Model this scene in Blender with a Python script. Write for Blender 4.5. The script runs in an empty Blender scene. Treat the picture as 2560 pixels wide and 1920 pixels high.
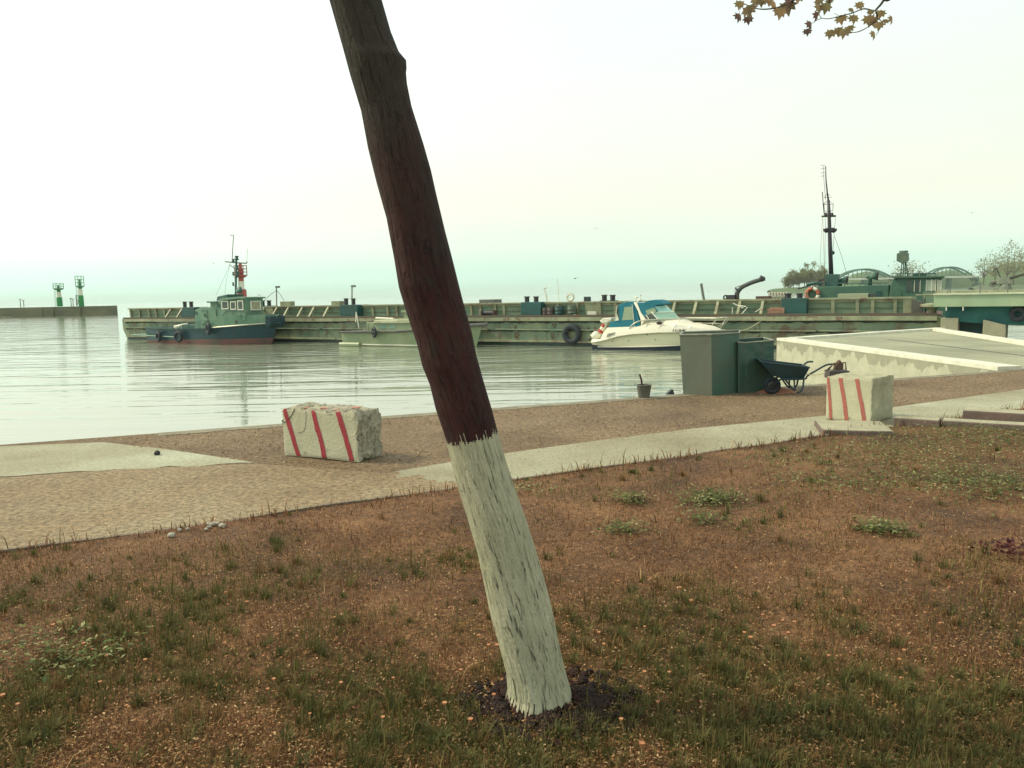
import bpy, math, random
import numpy as np
from mathutils import Vector, Matrix, noise
R = math.radians
random.seed(7); rng = np.random.default_rng(7)
scene = bpy.context.scene

# ---------------------------------------------------------------- camera
HC = 2.1            # eye height above the quay
WZ = -1.45          # water level
PITCH, ROLL, FPX = 6.55, -1.18, 1950.0
cd = bpy.data.cameras.new("camera"); cam = bpy.data.objects.new("camera", cd)
scene.collection.objects.link(cam); scene.camera = cam
cd.sensor_width = 36.0; cd.lens = 36.0 * FPX / 2560.0
cd.clip_start = 0.05; cd.clip_end = 20000
CM = (Matrix.Rotation(R(90 - PITCH), 3, 'X') @ Matrix.Rotation(R(ROLL), 3, 'Z'))
cam.matrix_world = Matrix.Translation((0, 0, HC)) @ CM.to_4x4()
CAMP = Vector((0, 0, HC))

# ---------------------------------------------------------------- world, sun, exposure
SUN_EL, SUN_AZ = 42, -78       # azimuth from +Y, negative = to the left
w = bpy.data.worlds.new("World"); scene.world = w; w.use_nodes = True
nt = w.node_tree; nt.nodes.clear()
wo = nt.nodes.new('ShaderNodeOutputWorld'); bg = nt.nodes.new('ShaderNodeBackground')
sky = nt.nodes.new('ShaderNodeTexSky'); sky.sky_type = 'NISHITA'; sky.sun_disc = False
sky.sun_elevation = R(SUN_EL); sky.sun_rotation = R(SUN_AZ)
sky.air_density = 1.5; sky.dust_density = 6; sky.ozone_density = 1
geo = nt.nodes.new('ShaderNodeTexCoord'); sep = nt.nodes.new('ShaderNodeSeparateXYZ')
nt.links.new(geo.outputs['Generated'], sep.inputs[0])
rp = nt.nodes.new('ShaderNodeValToRGB'); nt.links.new(sep.outputs['Z'], rp.inputs[0])
cr = rp.color_ramp; cr.interpolation = 'EASE'
cr.elements[0].position = 0.0; cr.elements[0].color = (.56, .86, .68, 1)
cr.elements[1].position = 1.0; cr.elements[1].color = (.78, .86, .80, 1)
for p, c in ((.025, (.68, .95, .78, 1)), (.065, (.84, .97, .82, 1)), (.11, (.91, .95, .80, 1)), (.20, (.90, .97, .86, 1)), (.36, (.88, 1.0, .97, 1)), (.6, (.90, .95, .90, 1))):
    e = cr.elements.new(p); e.color = c
WSCALE = 8.8
sc10 = nt.nodes.new('ShaderNodeVectorMath'); sc10.operation = 'SCALE'; sc10.inputs['Scale'].default_value = 8.8
nt.links.new(rp.outputs[0], sc10.inputs[0])
# veiled sun glow (wide) and faint cloud structure, both fixed in the sky
def wmath(op, a, b_=None):
    k = nt.nodes.new('ShaderNodeMath'); k.operation = op
    for i_, q_ in enumerate((a, b_)):
        if q_ is None: continue
        if isinstance(q_, (int, float)): k.inputs[i_].default_value = q_
        else: nt.links.new(q_, k.inputs[i_])
    return k.outputs[0]
dt = nt.nodes.new('ShaderNodeVectorMath'); dt.operation = 'DOT_PRODUCT'; nt.links.new(geo.outputs['Generated'], dt.inputs[0])
ga_, ge_ = R(-66), R(26); dt.inputs[1].default_value = (math.sin(ga_)*math.cos(ge_), math.cos(ga_)*math.cos(ge_), math.sin(ge_))
glow = wmath('MULTIPLY', wmath('POWER', wmath('MAXIMUM', dt.outputs['Value'], 0.0), 3.0), .50)
wmp = nt.nodes.new('ShaderNodeMapping'); wmp.inputs['Scale'].default_value = (1, 1, 3.5); nt.links.new(geo.outputs['Generated'], wmp.inputs[0])
wn = nt.nodes.new('ShaderNodeTexNoise'); wn.inputs['Scale'].default_value = 2.2; wn.inputs['Detail'].default_value = 5; nt.links.new(wmp.outputs[0], wn.inputs['Vector'])
amp_ = wmath('ADD', wmath('ADD', glow, .96), wmath('MULTIPLY', wmath('SUBTRACT', wn.outputs[0], .5), .14))
nt.links.new(wmath('MULTIPLY', amp_, WSCALE), sc10.inputs['Scale'])
mx = nt.nodes.new('ShaderNodeMix'); mx.data_type = 'RGBA'; mx.inputs[0].default_value = .92
nt.links.new(sky.outputs[0], mx.inputs[6]); nt.links.new(sc10.outputs[0], mx.inputs[7])
nt.links.new(mx.outputs[2], bg.inputs[0]); bg.inputs[1].default_value = 0.1
nt.links.new(bg.outputs[0], wo.inputs[0])
sd = bpy.data.lights.new("sun", 'SUN'); sd.energy = 2.5; sd.angle = R(10); sd.color = (1.0, .88, .64)
sun = bpy.data.objects.new("sun", sd); scene.collection.objects.link(sun)
az = R(SUN_AZ); el = R(SUN_EL)
sdir = Vector((math.sin(az)*math.cos(el), math.cos(az)*math.cos(el), math.sin(el)))
sun.rotation_euler = sdir.to_track_quat('Z', 'Y').to_euler()
sun.location = sdir * 60
scene.view_settings.view_transform = 'Standard'; scene.view_settings.look = 'None'
scene.view_settings.exposure = 0.42; scene.view_settings.gamma = 1.0
scene.cycles.max_bounces = 8; scene.cycles.transparent_max_bounces = 12

# ---------------------------------------------------------------- picture -> world helpers
def ray(px, py):
    v = Vector(((px - 1280) / FPX, -(py - 960) / FPX, -1.0)); return (CM @ v)
def G(px, py, z=0.0):
    d = ray(px, py); t = (z - HC) / d.z; return CAMP + d * t
def D(px, py, Y):
    d = ray(px, py); return CAMP + d * (Y / d.y)
def proj(p):
    v = CM.transposed() @ (Vector(p) - CAMP)
    if v.z > -0.05: return None
    return (1280 + FPX * v.x / -v.z, 960 - FPX * v.y / -v.z)
class Frame:
    def __init__(s, loc, rz):
        s.loc = Vector(loc); s.rz = rz
        s.u = Vector((math.cos(rz), math.sin(rz), 0)); s.b = Vector((-math.sin(rz), math.cos(rz), 0))
    def pl(s, px, py, b=0.0):        # point of the upright plane y=b of this frame, in local coordinates
        d = ray(px, py); o = CAMP - s.loc - s.b * b
        t = -o.dot(s.b) / d.dot(s.b); p = CAMP + d * t - s.loc
        return Vector((p.dot(s.u), b, p.z))

# ---------------------------------------------------------------- objects helpers
def link(o): scene.collection.objects.link(o); return o
def thing(name, label, cat, loc=(0, 0, 0), rz=0, group=None):
    o = bpy.data.objects.new(name, None); link(o); o.empty_display_size = .2
    o.location = loc; o.rotation_euler = (0, 0, rz); o['label'] = label; o['category'] = cat
    if group: o['group'] = group
    return o
def tag(o, label, cat, group=None, kind=None):
    o['label'] = label; o['category'] = cat
    if group: o['group'] = group
    if kind: o['kind'] = kind
    return o
class MB:
    def __init__(s): s.v = []; s.f = []; s.sm = False
    def add(s, vs, fs):
        n = len(s.v); s.v += [tuple(v) for v in vs]; s.f += [tuple(i + n for i in f) for f in fs]; return s
    def box(s, c, d, rot=None, tx=0, ty=0):      # centre, dimensions; tx,ty shrink of the top
        hx, hy, hz = d[0]/2, d[1]/2, d[2]/2; vs = []
        for z, k in ((-hz, 0), (hz, 1)):
            for x, y in ((-1, -1), (1, -1), (1, 1), (-1, 1)):
                p = Vector((x*(hx - k*tx), y*(hy - k*ty), z))
                if rot: p = rot @ p
                vs.append(p + Vector(c))
        return s.add(vs, [(3, 2, 1, 0), (4, 5, 6, 7), (0, 1, 5, 4), (1, 2, 6, 5), (2, 3, 7, 6), (3, 0, 4, 7)])
    def bb(s, a, b): return s.box([(a[i]+b[i])/2 for i in range(3)], [abs(b[i]-a[i]) for i in range(3)])
    def prism(s, poly, y0, y1, f=None):   # polygon of (x,z) extruded along y ; f(x,y,z)
        n = len(poly); vs = [(x, y0, z) for x, z in poly] + [(x, y1, z) for x, z in poly]
        if f: vs = [f(*v) for v in vs]
        fs = [tuple(range(n)), tuple(range(2*n-1, n-1, -1))] + [(i, i+n, (i+1) % n + n, (i+1) % n) for i in range(n)]
        return s.add(vs, fs)
    def slab(s, poly, z0, z1):
        n = len(poly); vs = [(p[0], p[1], z0) for p in poly] + [(p[0], p[1], z1) for p in poly]
        fs = [tuple(range(n-1, -1, -1)), tuple(range(n, 2*n))] + [(i, (i+1) % n, (i+1) % n + n, i+n) for i in range(n)]
        return s.add(vs, fs)
    def tube(s, pts, r, n=8, close=False):
        pts = [Vector(p) for p in pts]; m = len(pts); rs = r if isinstance(r, (list, tuple)) else [r]*m
        vs = []; up = Vector((0.13, .31, 1)).normalized()
        for i, p in enumerate(pts):
            if close: t = pts[(i+1) % m] - pts[i-1]
            else: t = pts[min(i+1, m-1)] - pts[max(i-1, 0)]
            t.normalize(); a = t.cross(up)
            if a.length < .05: a = t.cross(Vector((1, 0, 0)))
            a.normalize(); b = t.cross(a)
            for k in range(n):
                q = 2*math.pi*k/n; vs.append(p + (a*math.cos(q) + b*math.sin(q))*rs[i])
        fs = []
        for i in range(m if close else m-1):
            j = (i+1) % m
            for k in range(n): fs.append((i*n+k, i*n+(k+1) % n, j*n+(k+1) % n, j*n+k))
        if not close: fs += [tuple(range(n-1, -1, -1)), tuple((m-1)*n+k for k in range(n))]
        return s.add(vs, fs)
    def lathe(s, prof, c=(0, 0, 0), n=16, M=None):  # prof list of (r,z)
        vs = []
        for r, z in prof:
            for k in range(n):
                q = 2*math.pi*k/n; p = Vector((r*math.cos(q), r*math.sin(q), z))
                if M: p = M @ p
                vs.append(p + Vector(c))
        fs = [(i*n+k, i*n+(k+1) % n, (i+1)*n+(k+1) % n, (i+1)*n+k) for i in range(len(prof)-1) for k in range(n)]
        fs += [tuple(range(n-1, -1, -1)), tuple((len(prof)-1)*n+k for k in range(n))]
        return s.add(vs, fs)
    def torus(s, c, R_, r, M=None, n=24, m=10, a0=0, a1=2*math.pi):
        full = abs(a1-a0-2*math.pi) < 1e-6; k = n if full else n+1; pts = []
        for i in range(k):
            q = a0 + (a1-a0)*i/n; p = Vector((R_*math.cos(q), 0, R_*math.sin(q)))
            if M: p = M @ p
            pts.append(p + Vector(c))
        return s.tube(pts, r, m, close=full)
    def grid(s, P):      # P[i][j] points
        a, b = len(P), len(P[0])
        return s.add([p for row in P for p in row], [(i*b+j, i*b+j+1, (i+1)*b+j+1, (i+1)*b+j) for i in range(a-1) for j in range(b-1)])
    def blob(s, c, r, sub=2, amp=.15, sq=(1, 1, 1), seed=0, M=None):
        n, m = 10*sub, 6*sub; P = []
        for i in range(m+1):
            row = []
            for j in range(n+1):
                a = math.pi*i/m; q = 2*math.pi*(j % n)/n
                d = Vector((math.sin(a)*math.cos(q), math.sin(a)*math.sin(q), math.cos(a)))
                k = r*(1 + amp*noise.noise(d*2.2 + Vector((seed*7.1, seed, 0))))
                p = Vector((d.x*sq[0]*k, d.y*sq[1]*k, d.z*sq[2]*k))
                if M: p = M @ p
                row.append(p + Vector(c))
            P.append(row)
        return s.grid(P)
    def build(s, name, m, parent=None, smooth=False, bevel=0, label=None, auto=None):
        me = bpy.data.meshes.new(name); me.from_pydata(s.v, [], s.f); me.validate(); me.update()
        o = bpy.data.objects.new(name, me); link(o); o.parent = parent
        me.materials.append(m)
        if smooth: me.shade_smooth()
        if auto: me.set_sharp_from_angle(angle=R(auto))
        if bevel:
            b = o.modifiers.new('bevel', 'BEVEL'); b.width = bevel; b.segments = 2; b.limit_method = 'ANGLE'
        if label: o['label'] = label
        return o

# ---------------------------------------------------------------- materials
MATS = {}
def mat(name, c1, c2=None, scale=3.0, rough=.6, bump=0.0, bscale=None, metallic=0.0, rust=0.0, rustc=(.16, .07, .035), stretch=(1, 1, 1), lo=.35, hi=.65, streak=0.0, spec=.5, coord='Object'):
    if name in MATS: return MATS[name]
    m = bpy.data.materials.new(name); m.use_nodes = True; MATS[name] = m
    n = m.node_tree; b = n.nodes['Principled BSDF']; L = n.links.new
    b.inputs['Roughness'].default_value = rough; b.inputs['Metallic'].default_value = metallic
    b.inputs['Specular IOR Level'].default_value = spec
    tc = n.nodes.new('ShaderNodeTexCoord'); mp = n.nodes.new('ShaderNodeMapping'); mp.inputs['Scale'].default_value = stretch
    L(tc.outputs[coord], mp.inputs[0])
    c2 = c2 or tuple(x*.75 for x in c1)
    nz = n.nodes.new('ShaderNodeTexNoise'); nz.inputs['Scale'].default_value = scale; nz.inputs['Detail'].default_value = 8; nz.inputs['Roughness'].default_value = .62
    L(mp.outputs[0], nz.inputs['Vector'])
    r = n.nodes.new('ShaderNodeValToRGB'); r.color_ramp.elements[0].position = lo; r.color_ramp.elements[1].position = hi
    r.color_ramp.elements[0].color = (*c2, 1); r.color_ramp.elements[1].color = (*c1, 1)
    L(nz.outputs[0], r.inputs[0]); out = r.outputs[0]
    def over(fac, col, src):
        mxn = n.nodes.new('ShaderNodeMix'); mxn.data_type = 'RGBA'; L(fac, mxn.inputs[0]); L(src, mxn.inputs[6]); mxn.inputs[7].default_value = (*col, 1); return mxn.outputs[2]
    if rust > 0:
        n2 = n.nodes.new('ShaderNodeTexNoise'); n2.inputs['Scale'].default_value = scale*1.7; n2.inputs['Detail'].default_value = 10; n2.inputs['Roughness'].default_value = .7
        L(mp.outputs[0], n2.inputs['Vector'])
        r2 = n.nodes.new('ShaderNodeValToRGB'); r2.color_ramp.elements[0].position = .66 - rust*.3; r2.color_ramp.elements[1].position = .74 - rust*.22
        L(n2.outputs[0], r2.inputs[0]); out = over(r2.outputs[0], rustc, out)
    if streak > 0:
        mp3 = n.nodes.new('ShaderNodeMapping'); mp3.inputs['Scale'].default_value = (2.2, 2.2, .12); L(tc.outputs[coord], mp3.inputs[0])
        n3 = n.nodes.new('ShaderNodeTexNoise'); n3.inputs['Scale'].default_value = scale; n3.inputs['Detail'].default_value = 6; L(mp3.outputs[0], n3.inputs['Vector'])
        r3 = n.nodes.new('ShaderNodeValToRGB'); r3.color_ramp.elements[0].position = .52; r3.color_ramp.elements[1].position = .78
        r3.color_ramp.elements[1].color = (streak, streak, streak, 1); L(n3.outputs[0], r3.inputs[0]); out = over(r3.outputs[0], rustc, out)
    L(out, b.inputs['Base Color'])
    if bump:
        nb = n.nodes.new('ShaderNodeTexNoise'); nb.inputs['Scale'].default_value = bscale or scale*8; nb.inputs['Detail'].default_value = 6; L(mp.outputs[0], nb.inputs['Vector'])
        bp = n.nodes.new('ShaderNodeBump'); bp.inputs['Strength'].default_value = 1.0; bp.inputs['Distance'].default_value = bump
        L(nb.outputs[0], bp.inputs['Height']); L(bp.outputs[0], b.inputs['Normal'])
    return m
def nodes_of(m): n = m.node_tree; return n, n.nodes['Principled BSDF'], n.links.new

BARGE = mat('barge paint', (.28, .31, .19), (.11, .20, .135), .5, .7, .01, 6, rust=.48, rustc=(.15, .11, .07), streak=.85)
BARGE_W = mat('barge wall paint', (.22, .30, .18), (.14, .24, .15), .5, .65, rust=.1, streak=.35)
BARGE_R = mat('barge rail paint', (.33, .35, .21), (.20, .23, .14), 1, .6, rust=.42, rustc=(.17, .11, .075), streak=.5)
DECKR = mat('rusty deck', (.13, .075, .06), (.07, .045, .04), 1.5, .85, .01, 20, rust=.3)
DARKT = mat('dark teal steel', (.012, .09, .085), (.02, .06, .05), 1.6, .55, rust=.12, rustc=(.07, .06, .05))
BOLL = mat('bollard steel', (.02, .045, .05), (.045, .03, .03), 3, .5)
RUBBER = mat('rubber', (.012, .03, .04), (.03, .03, .035), 6, .75, .004, 60)
NAVY = mat('tug hull paint', (.002, .033, .048), (.006, .055, .06), .8, .4, rust=.06, rustc=(.06, .06, .05), streak=.2)
BOOT = mat('red boot paint', (.16, .06, .05), (.07, .06, .05), 1.2, .6, rust=.1)
TUGG = mat('tug green paint', (.15, .27, .17), (.09, .19, .13), .9, .55, rust=.12, rustc=(.20, .14, .08), streak=.3)
TUGD = mat('tug dark green paint', (.05, .13, .10), (.03, .08, .07), 1.2, .6)
VESG = mat('vessel green paint', (.075, .16, .10), (.045, .12, .085), .6, .55, streak=.15, rustc=(.05, .10, .08))
LAUN = mat('launch paint', (.28, .33, .19), (.20, .27, .15), .8, .5, rust=.08, rustc=(.22, .17, .10), streak=.25)
WHITE = mat('white gelcoat', (.86, .82, .66), (.82, .78, .62), 1, .25)
CREAM = mat('cream gelcoat', (.66, .64, .44), (.62, .60, .41), 1, .25)
WPAINT = mat('white paint', (.72, .72, .58), (.6, .6, .48), 3, .5)
CANVAS = mat('teal canvas', (.005, .16, .21), (.004, .12, .165), 2, .8, .006, 9)
CHROME = mat('steel tube', (.55, .55, .43), (.45, .46, .36), 4, .3, metallic=.4)
CLEARV = mat('vinyl window', (.26, .33, .20), (.22, .29, .18), 2, .2)
GLASSD = mat('dark glass', (.03, .05, .045), (.05, .06, .05), 2, .08, spec=.8)
REDP = mat('red paint', (.42, .05, .035), (.34, .04, .03), 3, .55)
REDS = mat('beacon red', (.36, .08, .055), (.28, .06, .05), 1, .6)
GREENS = mat('beacon green', (.01, .24, .05), (.01, .20, .05), 1, .6)
BREAK = mat('breakwater concrete', (.17, .17, .10), (.10, .11, .07), .12, .9, .05, 2, stretch=(1, 1, 3))
ROPE = mat('rope', (.42, .40, .26), (.30, .28, .18), 30, .9)
GREYP = mat('grey steel', (.16, .17, .14), (.10, .12, .10), 2, .5)
MASTD = mat('dark mast paint', (.045, .035, .04), (.03, .04, .045), 3, .5)
WOOD = mat('sawn timber', (.42, .24, .16), (.30, .17, .11), 6, .8)

# water
WATER = bpy.data.materials.new('water'); WATER.use_nodes = True
n, b, L = nodes_of(WATER)
b.inputs['Base Color'].default_value = (.25, .285, .205, 1); b.inputs['Roughness'].default_value = .02; b.inputs['IOR'].default_value = 2.5
tc = n.nodes.new('ShaderNodeTexCoord')
def wv(scale, sx, sy, rot, det=3, dist=0.4):
    mp = n.nodes.new('ShaderNodeMapping'); mp.inputs['Scale'].default_value = (sx, sy, 1); mp.inputs['Rotation'].default_value = (0, 0, R(rot)); L(tc.outputs['Object'], mp.inputs[0])
    z = n.nodes.new('ShaderNodeTexNoise'); z.inputs['Scale'].default_value = scale; z.inputs['Detail'].default_value = det; z.inputs['Distortion'].default_value = dist; L(mp.outputs[0], z.inputs['Vector']); return z.outputs[0]
def mth(op, a, bb):
    k = n.nodes.new('ShaderNodeMath'); k.operation = op
    for i, q in enumerate((a, bb)):
        if isinstance(q, (int, float)): k.inputs[i].default_value = q
        else: L(q, k.inputs[i])
    return k.outputs[0]
h = mth('ADD', mth('MULTIPLY', wv(.62, .13, 1.2, -9, 1, .8), .085), mth('MULTIPLY', wv(2.0, .16, 1.2, -6, 2, .6), .020))
h = mth('ADD', h, mth('MULTIPLY', wv(.12, .4, 1.0, -10), .16))
spw = n.nodes.new('ShaderNodeSeparateXYZ'); L(tc.outputs['Object'], spw.inputs[0])
off = mth('SUBTRACT', spw.outputs['Y'], mth('MULTIPLY', spw.outputs['X'], .37))   # offshore distance, the quay runs along this line
mr = n.nodes.new('ShaderNodeMapRange'); mr.inputs['From Min'].default_value = 16; mr.inputs['From Max'].default_value = 46; mr.inputs['To Min'].default_value = .28; mr.inputs['To Max'].default_value = 1.0; L(off, mr.inputs['Value'])
bp = n.nodes.new('ShaderNodeBump'); bp.inputs['Distance'].default_value = 1.0; bp.inputs['Strength'].default_value = 1.0
L(mth('MULTIPLY', h, mr.outputs[0]), bp.inputs['Height']); L(bp.outputs[0], b.inputs['Normal'])

# grounds
def ground_mat(name, cols, fine, bump, big=.35, speck=None, speck_scale=40, mixdark=None, stretch=(1, 1, 1)):
    m = bpy.data.materials.new(name); m.use_nodes = True; n, b, L = nodes_of(m); b.inputs['Roughness'].default_value = .9
    b.inputs['Specular IOR Level'].default_value = .25
    tc = n.nodes.new('ShaderNodeTexCoord'); mp = n.nodes.new('ShaderNodeMapping'); mp.inputs['Scale'].default_value = stretch; L(tc.outputs['Object'], mp.inputs[0])
    def nz(s, d=8, ro=.6):
        z = n.nodes.new('ShaderNodeTexNoise'); z.inputs['Scale'].default_value = s; z.inputs['Detail'].default_value = d; z.inputs['Roughness'].default_value = ro; L(mp.outputs[0], z.inputs['Vector']); return z.outputs[0]
    def ramp(src, stops):
        r = n.nodes.new('ShaderNodeValToRGB'); L(src, r.inputs[0]); e = r.color_ramp.elements
        e[0].position, e[0].color = stops[0][0], (*stops[0][1], 1); e[1].position, e[1].color = stops[-1][0], (*stops[-1][1], 1)
        for p, c in stops[1:-1]: k = e.new(p); k.color = (*c, 1)
        return r.outputs[0]
    def mixc(f, a, c):
        q = n.nodes.new('ShaderNodeMix'); q.data_type = 'RGBA'; L(f, q.inputs[0])
        for i, s in ((6, a), (7, c)):
            if isinstance(s, tuple): q.inputs[i].default_value = (*s, 1)
            else: L(s, q.inputs[i])
        return q.outputs[2]
    A = ramp(nz(big), [(.35, cols[0]), (.5, cols[1]), (.66, cols[2])])
    F = ramp(nz(fine, 10, .78), [(.38, (.30, .28, .26)), (.5, (.95, .95, .95)), (.63, (1.65, 1.55, 1.45))])
    q = n.nodes.new('ShaderNodeMix'); q.data_type = 'RGBA'; q.blend_type = 'MULTIPLY'; q.inputs[0].default_value = .85 if bump > .0045 else .42; L(A, q.inputs[6]); L(F, q.inputs[7]); out = q.outputs[2]
    if speck:
        vo = n.nodes.new('ShaderNodeTexVoronoi'); vo.inputs['Scale'].default_value = speck_scale; L(mp.outputs[0], vo.inputs['Vector'])
        s1 = ramp(vo.outputs['Distance'], [(.18, (1, 1, 1)), (.34, (0, 0, 0))]); s2 = ramp(nz(1.1, 4), [(.42, (0, 0, 0)), (.6, (.9, .9, .9))])
        k = n.nodes.new('ShaderNodeMath'); k.operation = 'MULTIPLY'; L(s1, k.inputs[0]); L(s2, k.inputs[1]); out = mixc(k.outputs[0], out, speck)
    if mixdark: out = mixc(ramp(nz(mixdark[0], 10, .7), [(.60, (0, 0, 0)), (.72, (.8, .8, .8))]), out, mixdark[1])
    L(out, b.inputs['Base Color'])
    bp = n.nodes.new('ShaderNodeBump'); bp.inputs['Distance'].default_value = bump; L(nz(fine*1.3, 10, .75), bp.inputs['Height']); L(bp.outputs[0], b.inputs['Normal'])
    return m
M_GRAVEL = ground_mat('gravel quay', [(.125, .088, .052), (.175, .125, .074), (.215, .16, .098)], 14, .02, .5, (.34, .27, .17), 26, (5, (.11, .07, .045)))
M_CONC = ground_mat('pale concrete', [(.22, .20, .13), (.29, .28, .19), (.37, .385, .28)], 22, .003, .35, mixdark=(1.1, (.19, .165, .11)))
M_ASPH = ground_mat('sandy asphalt', [(.18, .137, .080), (.235, .183, .110), (.265, .222, .140)], 16, .008, .5, (.38, .235, .125), 42, (6, (.15, .11, .06)))
M_PIER = ground_mat('pier concrete', [(.22, .23, .155), (.28, .29, .20), (.34, .35, .24)], 18, .004, .22, mixdark=(.8, (.21, .21, .14)))
M_SOIL = ground_mat('soil and thatch', [(.080, .045, .025), (.145, .075, .036), (.22, .12, .055)], 22, .02, .8, (.42, .24, .11), 60, (4, (.07, .05, .022)))

# ---------------------------------------------------------------- setting: water, quay, pier, paths
def sheet(name, poly, z, m, kind='structure'):
    s = MB(); s.add([(p[0], p[1], z) for p in poly], [tuple(range(len(poly)))]); o = s.build(name, m); o['kind'] = kind; return o
s = MB(); K = 7000
s.add([(-K, -K, WZ), (K, -K, WZ), (K, K, WZ), (-K, K, WZ)], [(0, 1, 2, 3)]); water = s.build('water', WATER); water['kind'] = 'structure'

qa, qb = G(0, 1112), G(1700, 986)
qd = (qb - qa).normalized()
QL = qa - qd*70; QR = qa + qd*150
pD = G(2442, 920); pA = G(1942, 851); pB = G(2340, 824); pC = G(2560, 858)
# pier foot points lie on the quay line
def on_quay(p, q):
    d = (q - p); t = ((qa.x-p.x)*qd.y - (qa.y-p.y)*qd.x) / (d.x*qd.y - d.y*qd.x); return p + d*t
pD0 = on_quay(pA, pD); pC0 = on_quay(pB, pC)
quay = MB()
poly = [QL, qa, pD0, pC0, QR, Vector((QR.x, -70, 0)), Vector((QL.x, -70, 0))]
quay.slab([(p.x, p.y) for p in reversed(poly)][::-1], -3.2, 0.0)
quay = quay.build('quay_ground', M_GRAVEL); quay['kind'] = 'structure'
# make sure of outward normals
import bmesh
def fixn(o):
    bm = bmesh.new(); bm.from_mesh(o.data); bmesh.ops.recalc_face_normals(bm, faces=bm.faces); bm.to_mesh(o.data); bm.free()
fixn(quay)

# pier: body with a stained pale side wall, top sheet and white painted kerb
M_PWALL = bpy.data.materials.new('stained pier wall'); M_PWALL.use_nodes = True
n, b, L = nodes_of(M_PWALL); b.inputs['Roughness'].default_value = .85
tc = n.nodes.new('ShaderNodeTexCoord'); sp = n.nodes.new('ShaderNodeSeparateXYZ'); L(tc.outputs['Object'], sp.inputs[0])
mp = n.nodes.new('ShaderNodeMapping'); mp.inputs['Scale'].default_value = (1.2, 1.2, .10); L(tc.outputs['Object'], mp.inputs[0])
z1 = n.nodes.new('ShaderNodeTexNoise'); z1.inputs['Scale'].default_value = 1.3; z1.inputs['Detail'].default_value = 4; L(mp.outputs[0], z1.inputs['Vector'])
hh = mth('ADD', sp.outputs['Z'], mth('MULTIPLY', mth('SUBTRACT', z1.outputs[0], .5), 1.6))
r = n.nodes.new('ShaderNodeValToRGB'); L(hh, r.inputs[0]); L(hh, r.inputs[0])
kk = mth('ADD', hh, .66); L(kk, r.inputs[0])
r.color_ramp.elements[0].position = .42; r.color_ramp.elements[0].color = (.40, .40, .29, 1)
r.color_ramp.elements[1].position = .46; r.color_ramp.elements[1].color = (.27, .27, .19, 1)
z2 = n.nodes.new('ShaderNodeTexNoise'); z2.inputs['Scale'].default_value = 3; z2.inputs['Detail'].default_value = 8; L(tc.outputs['Object'], z2.inputs['Vector'])
r2 = n.nodes.new('ShaderNodeValToRGB'); r2.color_ramp.elements[0].position = .3; r2.color_ramp.elements[0].color = (.82, .82, .82, 1); r2.color_ramp.elements[1].position = .6; L(z2.outputs[0], r2.inputs[0])
q = n.nodes.new('ShaderNodeMix'); q.data_type = 'RGBA'; q.blend_type = 'MULTIPLY'; q.inputs[0].default_value = 1; L(r.outputs[0], q.inputs[6]); L(r2.outputs[0], q.inputs[7]); L(q.outputs[2], b.inputs['Base Color'])
pier = MB(); pier.slab([(p.x, p.y) for p in (pD0, pC0, pB, pA)], -3.2, -.012); pier = pier.build('pier', M_PWALL); fixn(pier)
tag(pier, 'low concrete pier with stained pale side wall and white painted edge', 'pier')
top = MB(); top.slab([(p.x, p.y) for p in (pD0, pC0, pB, pA)], -.010, .002); top = top.build('pier_top', M_PIER, pier); fixn(top)
def kerb(p, q, wdt, h, m, name, parent=None, side=1, z0=.002, seg=.8):
    d = (q - p); Lg = d.length; d.normalize(); nn = Vector((-d.y, d.x, 0))*side; o = MB(); k = max(1, int(Lg/seg)); P = []
    for i in range(k+1):
        a = p + d*(Lg*i/k); j = lambda sc: noise.noise(a*3.1)*sc
        P.append([Vector((a.x, a.y, z0)) + nn*(-.004), Vector((a.x, a.y, z0+h+j(.012))) + nn*(-.004+j(.01)), Vector((a.x, a.y, z0+h+j(.012))) + nn*(wdt+j(.03)), Vector((a.x, a.y, z0)) + nn*(wdt+.02+j(.03))])
    o.grid(P); o.add(P[0], [(0, 1, 2, 3)]); o.add(P[-1], [(3, 2, 1, 0)]); ob = o.build(name, m, parent); fixn(ob); return ob
M_KERBW = mat('whitewashed kerb', (.66, .66, .53), (.50, .50, .39), 2.5, .8, .01, 20, rust=.14, rustc=(.35, .33, .24))
kerb(pD0, pA, .62, .10, M_KERBW, 'painted_kerb', pier, -1)
kerb(pA + (pB-pA).normalized()*.62, pB, .45, .10, M_KERBW, 'painted_kerb', pier, -1)
kerb(pB - (pB-pC0).normalized()*.45, pC0, .45, .10, M_KERBW, 'painted_kerb', pier, -1)
j0, j1 = G(2235, 850, .006), G(2560, 889, .006)
dj = (j1-j0).normalized(); jn = Vector((-dj.y, dj.x, 0))*.07
s = MB(); s.add([j0-jn-dj*.5, j1-jn+dj*1, j1+jn+dj*1, j0+jn-dj*.5], [(0, 1, 2, 3)]); s.build('expansion_joint', mat('joint', (.10, .11, .08), None, 5, .9), pier)

# grass edge line
ga, gb = G(0, 1385), G(2060, 1092)
gd = (gb-ga).normalized()
def gedge(x): return ga.y + (x-ga.x)*gd.y/gd.x
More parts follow.
